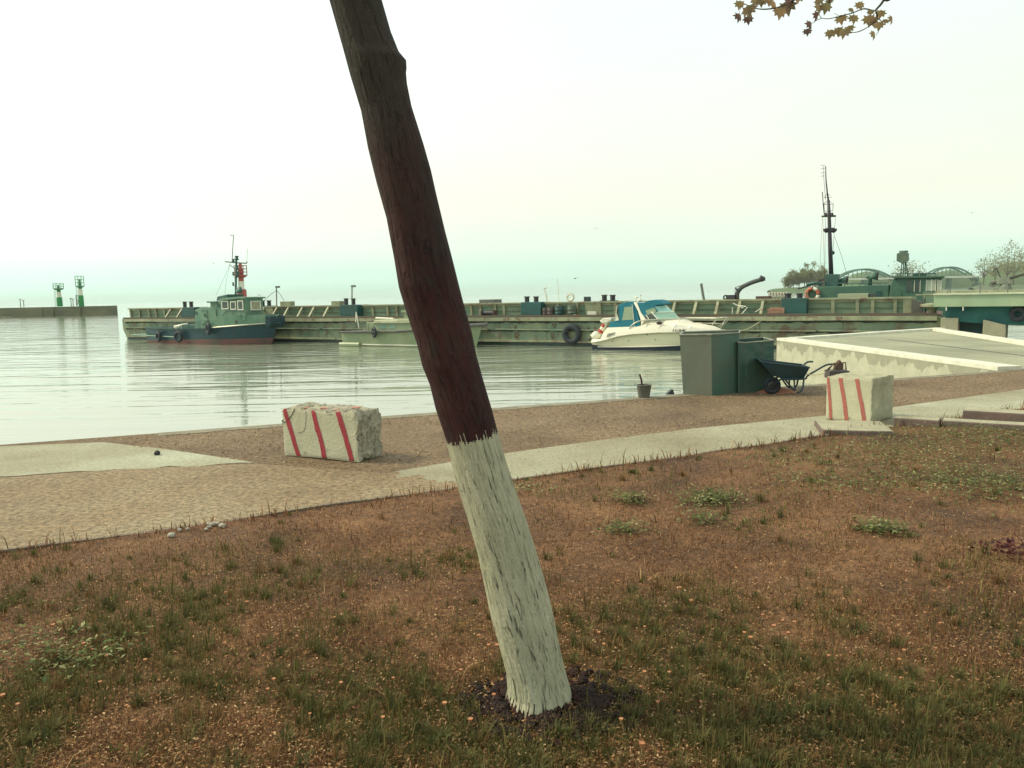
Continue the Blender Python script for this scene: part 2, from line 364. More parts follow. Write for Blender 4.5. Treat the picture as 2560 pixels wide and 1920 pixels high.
# promenade: sandy asphalt at left, pale concrete to the right, apron at the water
lower = [ga - gd*30, ga, gb, gb + gd*40]
up_as = [(-900, 1245), (0, 1196), (330, 1172), (640, 1160), (960, 1184)]
poly = [G(*p) for p in up_as] + [G(1185, 1228), ga + gd*0.0]
seamA = G(962, 1184); seamB = Vector((G(1200, 1232).x, gedge(G(1200, 1232).x), 0))
def jag_line(p, q, amp, n_=26):
    d = (q-p); nn = Vector((-d.y, d.x, 0)).normalized(); return [p + d*(i/n_) + nn*(amp*(noise.noise(Vector((i*.37, p.x, 3))) + .5*noise.noise(Vector((i*1.3, p.x, 7))))*(1 if 0 < i < n_ else 0)) for i in range(n_+1)]
seam = jag_line(seamA, seamB, .22)
poly = [G(*p) for p in up_as[:-1]] + seam + [ga - gd*20]
o = sheet('asphalt_path', poly, .004, M_ASPH); fixn(o)
poly = [G(*p) for p in ((1130, 1155), (1310, 1127), (1500, 1101), (1740, 1071), (2060, 1040), (2243, 1017), (2560, 973), (3100, 900))] + [gb + gd*14, gb] + seam[::-1]
o = sheet('concrete_path', poly, .004, M_CONC); fixn(o)
poly = [G(-900, 1160), G(0, 1116), G(258, 1106), G(420, 1124), G(640, 1157)] + jag_line(G(640, 1157), G(0, 1192), .16, 14)[1:] + [G(-900, 1240)]
o = sheet('concrete_apron', poly, .0045, M_CONC); fixn(o)
for p in (quay,):
    if p.data.polygons: pass
# quay coping strip
def strip(p, q, wdt, z, m, name):
    d = (q-p).normalized(); nn = Vector((-d.y, d.x, 0)); s = MB(); k = 60; P = [[], []]
    for i in range(k+1):
        a = p + (q-p)*(i/k); P[0].append((a.x-nn.x*.002, a.y-nn.y*.002, z)); P[1].append((a.x-nn.x*(wdt+.06*noise.noise(a*2)), a.y-nn.y*(wdt+.06*noise.noise(a*2)), z))
    o = s.grid(P).build(name, m); o['kind'] = 'structure'; fixn(o); return o
strip(qa + qd*2.2, pD0, .32, .006, mat('quay edge concrete', (.24, .22, .14), (.15, .13, .09), 3, .9, .01, 30, stretch=(1, 1, 1)), 'quay_edge')

# ---------------------------------------------------------------- grass ground
def gz(x, y):
    e = max(0, min(1, (gedge(x)-y)/1.2))
    return .012 + e*(.03 + .035*noise.noise(Vector((x*.7, y*.7, 0))) + .02*noise.noise(Vector((x*2.3, y*2.3, 5))))
P = []
for i in range(150):
    x = -14 + 30*i/149; row = []
    for j in range(90):
        t = j/89; y = gedge(x) - .03 - (t**1.6)*(gedge(x)+9)
        row.append((x, y, gz(x, y)))
    P.append(row)
gr = MB().grid(P).build('grass_ground', M_SOIL, smooth=True); gr['kind'] = 'structure'; fixn(gr)
if gr.data.polygons[0].normal.z < 0:
    bm = bmesh.new(); bm.from_mesh(gr.data); bmesh.ops.reverse_faces(bm, faces=bm.faces); bm.to_mesh(gr.data); bm.free()

def colmat(name, rough=.8, transl=.25):
    m = bpy.data.materials.new(name); m.use_nodes = True; n, b, L = nodes_of(m)
    at = n.nodes.new('ShaderNodeAttribute'); at.attribute_name = 'tint'; L(at.outputs['Color'], b.inputs['Base Color'])
    b.inputs['Roughness'].default_value = rough; b.inputs['Specular IOR Level'].default_value = .2
    if transl:
        t = n.nodes.new('ShaderNodeBsdfTranslucent'); L(at.outputs['Color'], t.inputs[0]); ms = n.nodes.new('ShaderNodeMixShader'); ms.inputs[0].default_value = transl
        L(b.outputs[0], ms.inputs[1]); L(t.outputs[0], ms.inputs[2]); L(ms.outputs[0], n.nodes['Material Output'].inputs[0])
    return m
M_BLADE = colmat('grass blades'); M_LEAF = colmat('leaves', .6, .4)
def np_mesh(name, V, F, C, m, parent=None):     # V (n,3), F (k,3|4), C per-vertex rgb
    me = bpy.data.meshes.new(name); me.vertices.add(len(V)); me.vertices.foreach_set('co', V.astype(np.float32).ravel())
    k = F.shape[1]; me.loops.add(F.size); me.loops.foreach_set('vertex_index', F.astype(np.int32).ravel())
    me.polygons.add(len(F)); me.polygons.foreach_set('loop_start', np.arange(0, F.size, k, dtype=np.int32)); me.update(calc_edges=True)
    a = me.color_attributes.new('tint', 'FLOAT_COLOR', 'POINT'); a.data.foreach_set('color', np.hstack([C, np.ones((len(C), 1))]).astype(np.float32).ravel())
    me.materials.append(m); o = bpy.data.objects.new(name, me); link(o); o.parent = parent; me.validate(); return o
def vnoise(x, y, s, seed=0):
    g = np.random.default_rng(seed).random((256, 256)); X = x*s; Y = y*s
    xi = np.floor(X).astype(int); yi = np.floor(Y).astype(int); fx = X-xi; fy = Y-yi; fx = fx*fx*(3-2*fx); fy = fy*fy*(3-2*fy)
    a = g[xi % 256, yi % 256]; b_ = g[(xi+1) % 256, yi % 256]; c = g[xi % 256, (yi+1) % 256]; d = g[(xi+1) % 256, (yi+1) % 256]
    return (a*(1-fx)+b_*fx)*(1-fy)+(c*(1-fx)+d*fx)*fy
def gedge_n(x): return ga.y + (x-ga.x)*gd.y/gd.x
def gz_n(x, y):
    i = np.array([gz(a, c) for a, c in zip(x, y)]); return i
treeb = G(1350, 1775)
greens = [(G(*p).x, G(*p).y, r_) for p, r_ in (((900, 1720), .7), ((560, 1700), .6), ((1750, 1750), .7), ((2050, 1800), .8), ((2400, 1880), .7), ((1500, 1800), .5), ((30, 1820), .6), ((720, 1350), .7), ((500, 1420), .7), ((1150, 1560), .6), ((1450, 1250), .8), ((2000, 1150), 1.3), ((1600, 1200), .9))] + [tuple(G(*p)[:2])+(r_,) for p, r_ in (((1120, 1420), .8), ((1650, 1590), .9), ((330, 1640), .9), ((860, 1600), .6), ((60, 1760), .7), ((700, 1460), .9), ((2450, 1830), .7), ((1000, 1820), .6), ((2300, 1180), 1.2), ((1800, 1500), .6), ((2100, 1560), .4), ((400, 1520), .5), ((1300, 1880), .6), ((1850, 1850), .5), ((1250, 1700), .4), ((300, 1500), .6), ((1900, 1320), .3))]
def greenness(x, y):
    g = .55*vnoise(x, y, .9, 3) + .45*vnoise(x, y, 3.1, 4); v = (g-.45)*2.4
    for gx, gy, rr in greens: v = v + 1.1*np.exp(-((x-gx)**2+(y-gy)**2)/(rr*.55)**2)
    return np.clip(v, 0, 1)
def scatter(N, ymin=2.7, ymax=13, pad=.9):
    u = rng.random(N); Y = 1/np.sqrt((1/ymin**2)*(1-u) + (1/ymax**2)*u); X = (rng.random(N)*2-1)*(.68*Y+pad)
    k = (Y < gedge_n(X)-.02); return X[k], Y[k]
def blades(name, N, hlo, hhi, wid, greenf, edge=False):
    X, Y = scatter(N)
    if edge:
        t = rng.random(N)*20-7; X = t; Y = gedge_n(t) - np.abs(rng.normal(0, .10, N)) - .02
    bare = vnoise(X, Y, 1.5, 41)*.6 + vnoise(X, Y, 5.5, 42)*.4
    gk = greenness(X, Y)
    k0 = (rng.random(len(X)) > np.clip((bare-.50)*5, 0, .72)*(1-gk)) ; X, Y = X[k0], Y[k0]
    k = ((X-treeb.x)**2+(Y-treeb.y-.05)**2) > .31**2*(.6+.6*vnoise(X, Y, 5, 9)); X, Y = X[k], Y[k]; N = len(X)
    Z = gz_n(X, Y); g = greenness(X, Y)
    isg = rng.random(N) < g*greenf
    clump = .55 + .9*vnoise(X, Y, 7, 11)
    Hh = (hlo + (hhi-hlo)*rng.random(N)**2)*clump*np.where(isg, 1.35, 1.0)
    th = rng.random(N)*6.283; lean = np.where(isg, .35, .9)*rng.random(N)*1.3
    wv_ = wid*(.6+.8*rng.random(N))*np.clip(Y/5, .8, 1.8)
    dx, dy = np.cos(th), np.sin(th); sx, sy = -dy, dx
    b0 = np.stack([X-sx*wv_, Y-sy*wv_, Z-.01], 1); b1 = np.stack([X+sx*wv_, Y+sy*wv_, Z-.01], 1)
    m_ = lean*Hh*.45; mz = Z+Hh*.6
    c0 = np.stack([X+dx*m_-sx*wv_*.7, Y+dy*m_-sy*wv_*.7, mz], 1); c1 = np.stack([X+dx*m_+sx*wv_*.7, Y+dy*m_+sy*wv_*.7, mz], 1)
    tp = np.stack([X+dx*lean*Hh*1.2, Y+dy*lean*Hh*1.2, Z+Hh*(1-.22*lean)], 1)
    V = np.stack([b0, b1, c0, c1, tp], 1).reshape(-1, 3); i = np.arange(N)*5
    F = np.concatenate([np.stack([i, i+1, i+3], 1), np.stack([i, i+3, i+2], 1), np.stack([i+2, i+3, i+4], 1)])
    pal_b = np.array([(.20, .094, .043), (.15, .070, .035), (.28, .145, .062), (.44, .27, .125), (.10, .058, .028), (.18, .115, .048)])
    pal_g = np.array([(.115, .11, .036), (.085, .09, .032), (.15, .135, .042), (.11, .085, .032), (.20, .155, .055)])
    cb = pal_b[rng.choice(6, N, p=[.27, .27, .16, .06, .14, .10])]; cg = pal_g[rng.integers(0, 5, N)]
    c = np.where(isg[:, None], cg, cb)*(.7+.6*rng.random((N, 1)))
    C = np.repeat(c, 5, 0); C = C.reshape(N, 5, 3); C[:, 4] *= 1.1; C = C.reshape(-1, 3)
    return np_mesh(name, V, F, C, M_BLADE)
tag(blades('grass', 310000, .010, .046, .0022, .95), 'short reddish brown and green grass covering the lawn', 'grass', kind='stuff')
tag(blades('tall_grass', 1500, .05, .17, .003, .35, edge=True), 'taller straw grass fringe along the edge of the path', 'grass', kind='stuff')
tag(blades('grass_tufts', 5000, .05, .13, .0035, 1.0), 'scattered longer grass blades standing above the lawn', 'grass', kind='stuff')
# thatch litter : small flat bits
def litter(name, N, pal, size, label, cat, region=None, z=None, zup=.03):
    X, Y = scatter(N) if region is None else region(N)
    N = len(X); Z = (gz_n(X, Y) + rng.random(N)*zup) if z is None else np.full(N, z) + rng.random(N)*zup
    th = rng.random(N)*6.283; l = size*(.5+rng.random(N)); w_ = l*(.25+.3*rng.random(N)); dx, dy = np.cos(th), np.sin(th)
    zt = (rng.random(N)-.5)*l*.8
    A = np.stack([X-dx*l, Y-dy*l, Z-zt], 1); B = np.stack([X-dy*w_, Y+dx*w_, Z+w_*.4], 1); C_ = np.stack([X+dx*l, Y+dy*l, Z+zt], 1); E = np.stack([X+dy*w_, Y-dx*w_, Z+w_*.2], 1)
    V = np.stack([A, B, C_, E], 1).reshape(-1, 3); i = np.arange(N)*4; F = np.stack([i, i+1, i+2, i+3], 1)
    c = np.array(pal)[rng.integers(0, len(pal), N)]*(.7+.6*rng.random((N, 1)))
    return tag(np_mesh(name, V, F, np.repeat(c, 4, 0), M_BLADE), label, cat, kind='stuff')
def tufts(n_):
    xs, ys, k = [], [], 0
    X0, Y0 = scatter(n_*4); g = greenness(X0, Y0); keep = rng.random(len(X0)) < .03+.97*g**1.5; X0, Y0 = X0[keep][:n_], Y0[keep][:n_]
    V, F, C = [], [], []
    pg = [(.095, .105, .034), (.12, .12, .04), (.08, .09, .032), (.16, .15, .055), (.20, .12, .05)]
    for x, y in zip(X0, Y0):
        if (x-treeb.x)**2+(y-treeb.y)**2 < .1: continue
        zc = gz(x, y); hh_ = random.uniform(.035, .10); base_c = random.choice(pg)
        for _ in range(random.randint(18, 46)):
            a = random.random()*6.283; q = random.random()**.7; rad = random.uniform(.01, .05); bx, by = x+math.cos(a)*rad*q, y+math.sin(a)*rad*q; hb = hh_*random.uniform(.5, 1.2); out = .75*hb*q
            w_ = .0022*max(1, y/5); sx, sy = -math.sin(a+.5)*w_, math.cos(a+.5)*w_; i0 = len(V)
            V += [(bx-sx, by-sy, zc-.01), (bx+sx, by+sy, zc-.01), (bx+math.cos(a)*out*.4-sx*.7, by+math.sin(a)*out*.4-sy*.7, zc+hb*.6), (bx+math.cos(a)*out*.4+sx*.7, by+math.sin(a)*out*.4+sy*.7, zc+hb*.6), (bx+math.cos(a)*out, by+math.sin(a)*out, zc+hb*(.95-.25*q))]
            F += [(i0, i0+1, i0+3), (i0, i0+3, i0+2), (i0+2, i0+3, i0+4)]; kc = random.uniform(.65, 1.3); C += [tuple(v_*kc for v_ in base_c)]*5
    return np_mesh('grass_clumps', np.array(V), np.array(F), np.array(C), M_BLADE)
tag(tufts(1700), 'rounded olive green grass clumps dotted over the lawn', 'grass', kind='stuff')
litter('thatch', 110000, [(.36, .19, .08), (.26, .13, .05), (.55, .36, .19), (.18, .09, .04), (.13, .10, .04)], .008, 'dry thatch and leaf bits lying between the grass', 'thatch')
# broad leaved weeds
wp = [G(*p)[:2]+(r_, k) for p, r_, k in (((1780, 1262), .35, 900), ((1575, 1268), .2, 350), ((2205, 1338), .28, 800), ((1560, 1345), .22, 350), ((1760, 1315), .25, 300), ((2250, 1150), 1.1, 1700), ((2450, 1230), .9, 2200), ((2480, 1110), 1.2, 2600), ((2100, 1220), .8, 700), ((60, 1650), .5, 350), ((200, 1680), .3, 250))] if False else [(G(*p).x, G(*p).y, r_, k) for p, r_, k in (((1780, 1262), .32, 900), ((1575, 1268), .2, 350), ((2205, 1338), .22, 700), ((1560, 1345), .2, 300), ((1760, 1315), .22, 260), ((2250, 1140), 1.3, 2600), ((2450, 1220), 1.0, 2800), ((2480, 1105), 1.5, 4200), ((2100, 1220), .8, 900), ((1980, 1160), .9, 700), ((1300, 1240), .5, 300), ((60, 1650), .5, 350), ((200, 1680), .3, 250))]
def weed_region(_):
    xs, ys = [], []
    for x, y, rr, k in wp: xs.append(rng.normal(x, rr*.5, k)); ys.append(rng.normal(y, rr*.42, k))
    X, Y = np.concatenate(xs), np.concatenate(ys); k = Y < gedge_n(X)-.1; return X[k], Y[k]
litter('weed_leaves', 0, [(.09, .12, .035), (.16, .18, .06), (.30, .30, .14), (.06, .09, .03), (.13, .14, .045)], .019, 'patches of pale green broad leaved weeds in the lawn', 'weeds', weed_region, zup=.09)

# ---------------------------------------------------------------- leaning tree in front
DT = treeb.y
LE = [(711,0),(742,110),(757,165),(780,240),(795,320),(815,400),(835,470),(852,560),(862,620),(880,680),(900,740),(912,790),(928,830),(940,880),(960,940),(985,1040),(1010,1120),(1030,1190),(1045,1260),(1060,1330),(1080,1400),(1093,1450),(1096,1490),(1082,1530),(1070,1560)]
RE = [(825,0),(845,70),(862,112),(875,130),(880,180),(890,230),(915,310),(932,370),(943,420),(962,500),(980,570),(1000,650),(1020,720),(1030,770),(1050,840),(1065,890),(1075,930),(1095,1000),(1115,1060),(1140,1130),(1165,1210),(1190,1300),(1205,1370),(1220,1440),(1235,1500),(1244,1540),(1250,1560)]
LE = [(x*2560/2212, y*2560/2212) for x, y in LE]; RE = [(x*2560/2212, y*2560/2212) for x, y in RE]
def interp(tab, y):
    return float(np.interp(y, [t[1] for t in tab], [t[0] for t in tab]))
tree = thing('leaning_tree', 'leaning tree with dark brown bark and whitewashed lower trunk in the lawn', 'tree', (treeb.x, treeb.y, 0))
def bark_mat(name, white):
    m = bpy.data.materials.new(name); m.use_nodes = True; n, b, L = nodes_of(m); b.inputs['Roughness'].default_value = .85 if white else .8
    b.inputs['Specular IOR Level'].default_value = .2
    uv = n.nodes.new('ShaderNodeUVMap'); uv.uv_map = 'UVMap'
    def nz(sx, sy, sc, det=6, dist=0.0, ro=.6):
        mp = n.nodes.new('ShaderNodeMapping'); mp.inputs['Scale'].default_value = (sx, sy, 1); L(uv.outputs[0], mp.inputs[0])
        z = n.nodes.new('ShaderNodeTexNoise'); z.inputs['Scale'].default_value = sc; z.inputs['Detail'].default_value = det; z.inputs['Distortion'].default_value = dist; z.inputs['Roughness'].default_value = ro; L(mp.outputs[0], z.inputs['Vector']); return z.outputs[0]
    def ramp(src, stops):
        r = n.nodes.new('ShaderNodeValToRGB'); L(src, r.inputs[0]); e = r.color_ramp.elements
        e[0].position, e[0].color = stops[0][0], (*stops[0][1], 1); e[1].position, e[1].color = stops[-1][0], (*stops[-1][1], 1)
        for p, c in stops[1:-1]: k = e.new(p); k.color = (*c, 1)
        return r.outputs[0]
    def mixc(f, a, c):
        q = n.nodes.new('ShaderNodeMix'); q.data_type = 'RGBA'; L(f, q.inputs[0]); L(a, q.inputs[6])
        if isinstance(c, tuple): q.inputs[7].default_value = (*c, 1)
        else: L(c, q.inputs[7])
        return q.outputs[2]
    crack = nz(9, 1.15, 6, 6, 1.0, .6) if white else nz(6, 1.3, 6, 5, .8, .6); fine = nz(1, 1, 60, 8); big = nz(1, .6, 5, 6)
    if white:
        base = ramp(big, [(.3, (.38, .38, .25)), (.5, (.46, .46, .31)), (.7, (.53, .52, .36))])
        out = mixc(ramp(crack, [(.345, (.95, .95, .95)), (.395, (0, 0, 0))]), base, (.10, .085, .07))
        out = mixc(ramp(nz(9, 3, 9, 4, .5), [(.30, (.85, .85, .85)), (.36, (0, 0, 0))]), out, (.17, .16, .12))
    else:
        base = ramp(nz(.8, .5, 2.2, 6), [(.3, (.024, .020, .019)), (.48, (.036, .0145, .0135)), (.62, (.056, .021, .019)), (.75, (.050, .040, .032))])
        sv = n.nodes.new('ShaderNodeSeparateXYZ'); L(uv.outputs[0], sv.inputs[0]); vv = n.nodes.new('ShaderNodeMath'); vv.operation = 'MULTIPLY_ADD'; L(sv.outputs['Y'], vv.inputs[0]); vv.inputs[1].default_value = .22; nb_ = nz(1, .8, 3, 5); ad = n.nodes.new('ShaderNodeMath'); ad.operation = 'MULTIPLY_ADD'; L(nb_, ad.inputs[0]); ad.inputs[1].default_value = .5; ad.inputs[2].default_value = -.25; L(ad.outputs[0], vv.inputs[2])
        base = mixc(ramp(vv.outputs[0], [(.30, (.75, .75, .75)), (.56, (0, 0, 0))]), base, (.050, .048, .036))
        out = mixc(ramp(nz(2, 1, 9, 8, .3, .7), [(.5, (0, 0, 0)), (.72, (.7, .7, .7))]), base, (.035, .037, .030))
        out = mixc(ramp(nz(1, 1.6, 34, 2), [(.70, (0, 0, 0)), (.76, (.6, .6, .6))]), out, (.16, .12, .09))
    L(out, b.inputs['Base Color'])
    a = n.nodes.new('ShaderNodeMath'); a.operation = 'ADD'; f2 = n.nodes.new('ShaderNodeMath'); f2.operation = 'MULTIPLY'; f2.inputs[1].default_value = .35 if white else .22
    L(fine, f2.inputs[0]); cr_ = ramp(crack, [(.28, (0, 0, 0)), (.42, (.6, .6, .6)), (.8, (1, 1, 1))]); L(cr_, a.inputs[0]); L(f2.outputs[0], a.inputs[1])
    bp = n.nodes.new('ShaderNodeBump'); bp.inputs['Distance'].default_value = .022 if white else .022; L(a.outputs[0], bp.inputs['Height']); L(bp.outputs[0], b.inputs['Normal'])
    return m
M_BARK, M_LIME = bark_mat('brown bark', False), bark_mat('limewashed bark', True)
NS = 200; rings = []
ys = list(np.arange(0, 1090, 4.5)) + list(np.arange(1090-45, 1150, 2.0))[0:0] + list(np.arange(1090, 1810, 2.2))
for y in ys:
    l, r_ = interp(LE, y), interp(RE, y); c = D((l+r_)/2, y, DT); rad = (r_-l)/2*0.985*(c-CAMP).dot(CM @ Vector((0, 0, -1)))/FPX
    rings.append((c, rad))
# upper trunk out of frame
tv = (rings[0][0]-rings[60][0]).normalized(); ext = []
for k in range(1, 26): ext.append((rings[0][0] + tv*(.045*k) + Vector((0, .002*k*k*.3, 0)), rings[0][1]*(1-.008*k)))
rings = ext[::-1] + rings
Vt, UV = [], []; Lt = 0; base = Vector((treeb.x, treeb.y, 0))
for i, (c, rad) in enumerate(rings):
    if i: Lt += (rings[i][0]-rings[i-1][0]).length
    row = []
    for k in range(NS):
        q = 2*math.pi*k/NS; d = Vector((math.cos(q), math.sin(q), 0))
        gx = noise.noise(Vector((d.x*1.6, d.y*1.6, c.z*1.1)))*.035 + noise.noise(Vector((d.x*5, d.y*5, c.z*2.2)))*.016
        gx += (noise.noise(Vector((d.x*9, d.y*9, c.z*3.5+20)))*.012 + noise.noise(Vector((d.x*22, d.y*22, c.z*9)))*.006 if c.z > 1.4 else 0)
        gx += noise.noise(Vector((d.x*14, d.y*14, c.z*5.5)))*.010*(1.6 if c.z < .9 else .7) + (noise.noise(Vector((d.x*30, d.y*30, c.z*14)))*.007 - .018*max(0, noise.noise(Vector((d.x*13, d.y*13, c.z*3+5)))-.22) if c.z < 1.9 else 0) - .012*max(0, noise.noise(Vector((d.x*8, d.y*8, c.z*1.8+9)))-.15)*4*(1 if c.z < 1 else .4)
        fl = math.exp(-max(0, c.z)/.07)*.12*max(0, math.sin(3*q+.6)) 
        edge = abs(d.x)**3   # silhouette follows the measured outline
        rr = rad*(1 + gx*(1-.55*edge) + fl)
        row.append(c + d*rr - base)
    Vt.append(row)
mbB, mbW = MB(), MB()
allv = [p for row in Vt for p in row]; nr = len(Vt)
uvs = []; Lc = 0; lens = [0]
for i in range(1, nr): Lc += (rings[i][0]-rings[i-1][0]).length; lens.append(Lc)
fB, fW = [], []
jag = [ (noise.noise(Vector((math.cos(2*math.pi*k/NS)*3, math.sin(2*math.pi*k/NS)*3, 0)))*8 + noise.noise(Vector((math.cos(2*math.pi*k/NS)*26, math.sin(2*math.pi*k/NS)*26, 4)))*10 - 46*max(0, noise.noise(Vector((math.cos(2*math.pi*k/NS)*19, math.sin(2*math.pi*k/NS)*19, 9)))-.12)**1.2) for k in range(NS)]
yy = [-999]*len(ext) + ys
for i in range(nr-1):
    for k in range(NS):
        q = 2*math.pi*k/NS; tilt = -14*math.cos(q)
        f = (i*NS+k, (i+1)*NS+k, (i+1)*NS+(k+1) % NS, i*NS+(k+1) % NS)
        dirt = yy[i] > 1752 + 22*math.cos(q) + 9*math.sin(k*1.3) + jag[k]*.8
        (fW if (yy[i] > 1092 + tilt + jag[k] and not dirt) else fB).append(f)
def trunk_part(name, faces, m):
    me = bpy.data.meshes.new(name); me.from_pydata(allv, [], faces)
    ul = me.uv_layers.new(name='UVMap')
    for p in me.polygons:
        ks = [v % NS for v in p.vertices]; wrap = (0 in ks and NS-1 in ks)
        for li, v in zip(p.loop_indices, p.vertices):
            k, i = v % NS, v//NS
            if wrap and k == 0: k = NS
            ul.data[li].uv = (k/NS*1.1, lens[i])
    me.materials.append(m); me.shade_smooth(); o = bpy.data.objects.new(name, me); link(o); o.parent = tree
    bm = bmesh.new(); bm.from_mesh(me); bmesh.ops.delete(bm, geom=[v for v in bm.verts if not v.link_faces], context='VERTS'); bmesh.ops.recalc_face_normals(bm, faces=bm.faces); bm.to_mesh(me); bm.free()
    return o
trunk_part('trunk', fB, M_BARK); trunk_part('whitewash', fW, M_LIME)
# knot on the right side of the trunk
kp = D(872*1.1573, 138*1.1573, DT) - base
s = MB(); s.blob(kp + Vector((-.045, 0, -.02)), .06, 1, .5, (1, .8, 1.1), 3); s.build('branch_stub', mat('dark bark', (.02, .02, .018), (.035, .03, .025), 8, .9, .01, 30), tree, smooth=True)
# limbs (above the picture) and the drooping branch at the upper right
topc = rings[0][0]; M_TWIG = mat('twig bark', (.05, .035, .025), (.03, .025, .02), 8, .8)
def curve(pts, n=10):
    out = []; P_ = [Vector(p) for p in pts]
    for i in range(len(P_)-1):
        p0, p1, p2, p3 = P_[max(i-1, 0)], P_[i], P_[i+1], P_[min(i+2, len(P_)-1)]
        for k in range(n):
            t = k/n; out.append(.5*((2*p1) + (p2-p0)*t + (2*p0-5*p1+4*p2-p3)*t*t + (3*p1-p0-3*p2+p3)*t**3))
    return out + [P_[-1]]
limbs = []
def limb(pts, r0, r1):
    c = curve(pts, 8); s = MB(); s.tube([p - base for p in c], [r0+(r1-r0)*i/(len(c)-1) for i in range(len(c))], 10); s.build('limb', M_TWIG, tree, smooth=True); limbs.append(c); return c
t0 = topc + Vector((0, 0, -.25)); r0 = rings[0][1]
limb([t0, t0+Vector((-.55, .1, 1.0)), t0+Vector((-1.0, .4, 2.2)), t0+Vector((-1.2, .6, 3.6))], r0*.8, .03)
limb([t0, t0+Vector((.35, .2, .9)), t0+Vector((.7, 1.0, 2.2)), t0+Vector((1.2, 1.4, 3.4))], r0*.7, .03)
limb([t0, t0+Vector((-.6, -.6, .9)), t0+Vector((-1.6, -1.6, 1.8)), t0+Vector((-2.4, -2.2, 2.6))], r0*.5, .02)
BY = 4.6
e1, e2, e3 = D(2225, -40, BY), D(2000, -30, BY+.1), D(2080, -25, BY)
hub = Vector((e1.x-.1, BY+.1, e1.z+.75))
lc = limb([t0+Vector((.1, .1, .5)), t0+Vector((1.2, .4, 1.45)), Vector((1.2, BY, topc.z+1.3)), hub], r0*.42, .016)
def px_tw(pts, r, Y=BY, start=None):
    P_ = ([start] if start is not None else []) + [D(x, y, Y + .06*math.sin(i*1.7)) for i, (x, y) in enumerate(pts)]
    c = curve(P_, 5); s = MB(); s.tube([p-base for p in c], [r*(1-.6*i/(len(c)-1)) for i in range(len(c))], 6); return s.build('twig', M_TWIG, tree, smooth=True)
px_tw([(2225, -40), (2208, 2), (2192, 22), (2186, 28)], .010, start=hub)
px_tw([(2186, 28), (2160, 22), (2132, 32), (2100, 41), (2070, 47), (2053, 45)], .0042)
px_tw([(2190, 28), (2193, 45), (2178, 62), (2150, 78), (2128, 82), (2108, 88)], .004)
px_tw([(2193, 45), (2205, 55), (2203, 66), (2190, 88)], .003); px_tw([(2203, 56), (2228, 52)], .0025)
px_tw([(2000, -30), (1978, 2), (1950, 17), (1915, 23), (1885, 20), (1858, 8)], .006, start=hub)
px_tw([(2080, -25), (2074, 2), (2067, 18), (2060, 30)], .004, start=hub)
px_tw([(2100, 41), (2084, 32)], .002); px_tw([(2055, 45), (2040, 52), (2026, 62), (2020, 76)], .0022); px_tw([(2134, 30), (2133, 40), (2132, 48)], .002); px_tw([(2104, 40), (2104, 50)], .0018); px_tw([(2053, 45), (2046, 30), (2050, 12)], .0022); px_tw([(1885, 20), (1870, 30), (1868, 50)], .002); px_tw([(1860, 10), (1850, 24), (1850, 44)], .002)
# leaves : lobed young maple leaves
lobes = [(0, 0), (.32, .10), (.62, -.05), (.55, .22), (.95, .38), (.60, .48), (.62, .80), (.30, .66), (.0, 1.15), (-.30, .66), (-.62, .80), (-.60, .48), (-.95, .38), (-.55, .22), (-.62, -.05), (-.32, .10)]
def leaves_mesh(items, name, parent):
    V, F, C = [], [], []
    for c, sz, ax, up, col in items:
        ax = Vector(ax).normalized(); up = Vector(up); up = (up - ax*up.dot(ax)).normalized(); nn = ax.cross(up); i0 = len(V)
        V.append(c - base + up*sz*.45); C.append(col)
        cv = random.uniform(.15, .5)
        for lx, ly in lobes:
            V.append(c - base + ax*lx*sz*.62 + up*ly*sz*.75 + nn*(cv*sz*(lx*lx*.6 + (ly-.4)**2*.5))); C.append(tuple(k*random.uniform(.85, 1.15) for k in col))
        m_ = len(lobes); F += [(i0, i0+1+k, i0+1+(k+1) % m_) for k in range(m_)]
    return np_mesh(name, np.array([tuple(v) for v in V]), np.array(F), np.array(C), M_LEAF, parent)
lv = []
LC = [(.34, .25, .12), (.28, .22, .11), (.38, .25, .12), (.17, .11, .09), (.22, .17, .09)]
spec = [(1851,10,13,0),(1849,42,14,3),(1872,24,20,4),(1868,48,13,3),(1890,2,16,1),(1903,4,14,4),(1936,12,17,2),(1962,16,22,4),(1952,30,18,2),(1974,6,18,3),(2050,20,17,1),(2064,17,17,1),(2042,38,15,3),(2027,62,15,3),(2020,78,11,3),(2103,46,15,0),(2132,44,14,0),(2080,82,15,1),(2098,76,14,1),(2108,80,16,1),(2118,72,15,1),(2146,12,14,0),(2130,24,9,1),(2170,48,17,0),(2182,54,14,0),(2204,33,13,0),(2230,48,13,0),(2214,52,9,0),(2196,62,13,0),(2186,86,14,0),(2176,30,9,1),(2050,2,12,1),(2072,2,10,4),(1997,-6,14,2),(1918,-2,15,2)]
for x, y, szp, ci in spec:
    Y = BY + random.uniform(-.08, .08); c = D(x, y, Y); sz = szp*2.0*Y/FPX
    dn = Vector((random.uniform(-.5, .35), random.uniform(-.25, .25), -1)); ax = Vector((1, random.uniform(-1.1, 1.1), random.uniform(-.3, .3)))
    lv.append((c - dn.normalized()*sz*.3, sz, ax, dn, LC[ci]))
leaves_mesh(lv, 'leaf_spray', tree)
cl = []; tries = 0
def in_view(p, m=120):
    q = proj(p); return q is not None and -m < q[0] < 2560+m and q[1] > -m
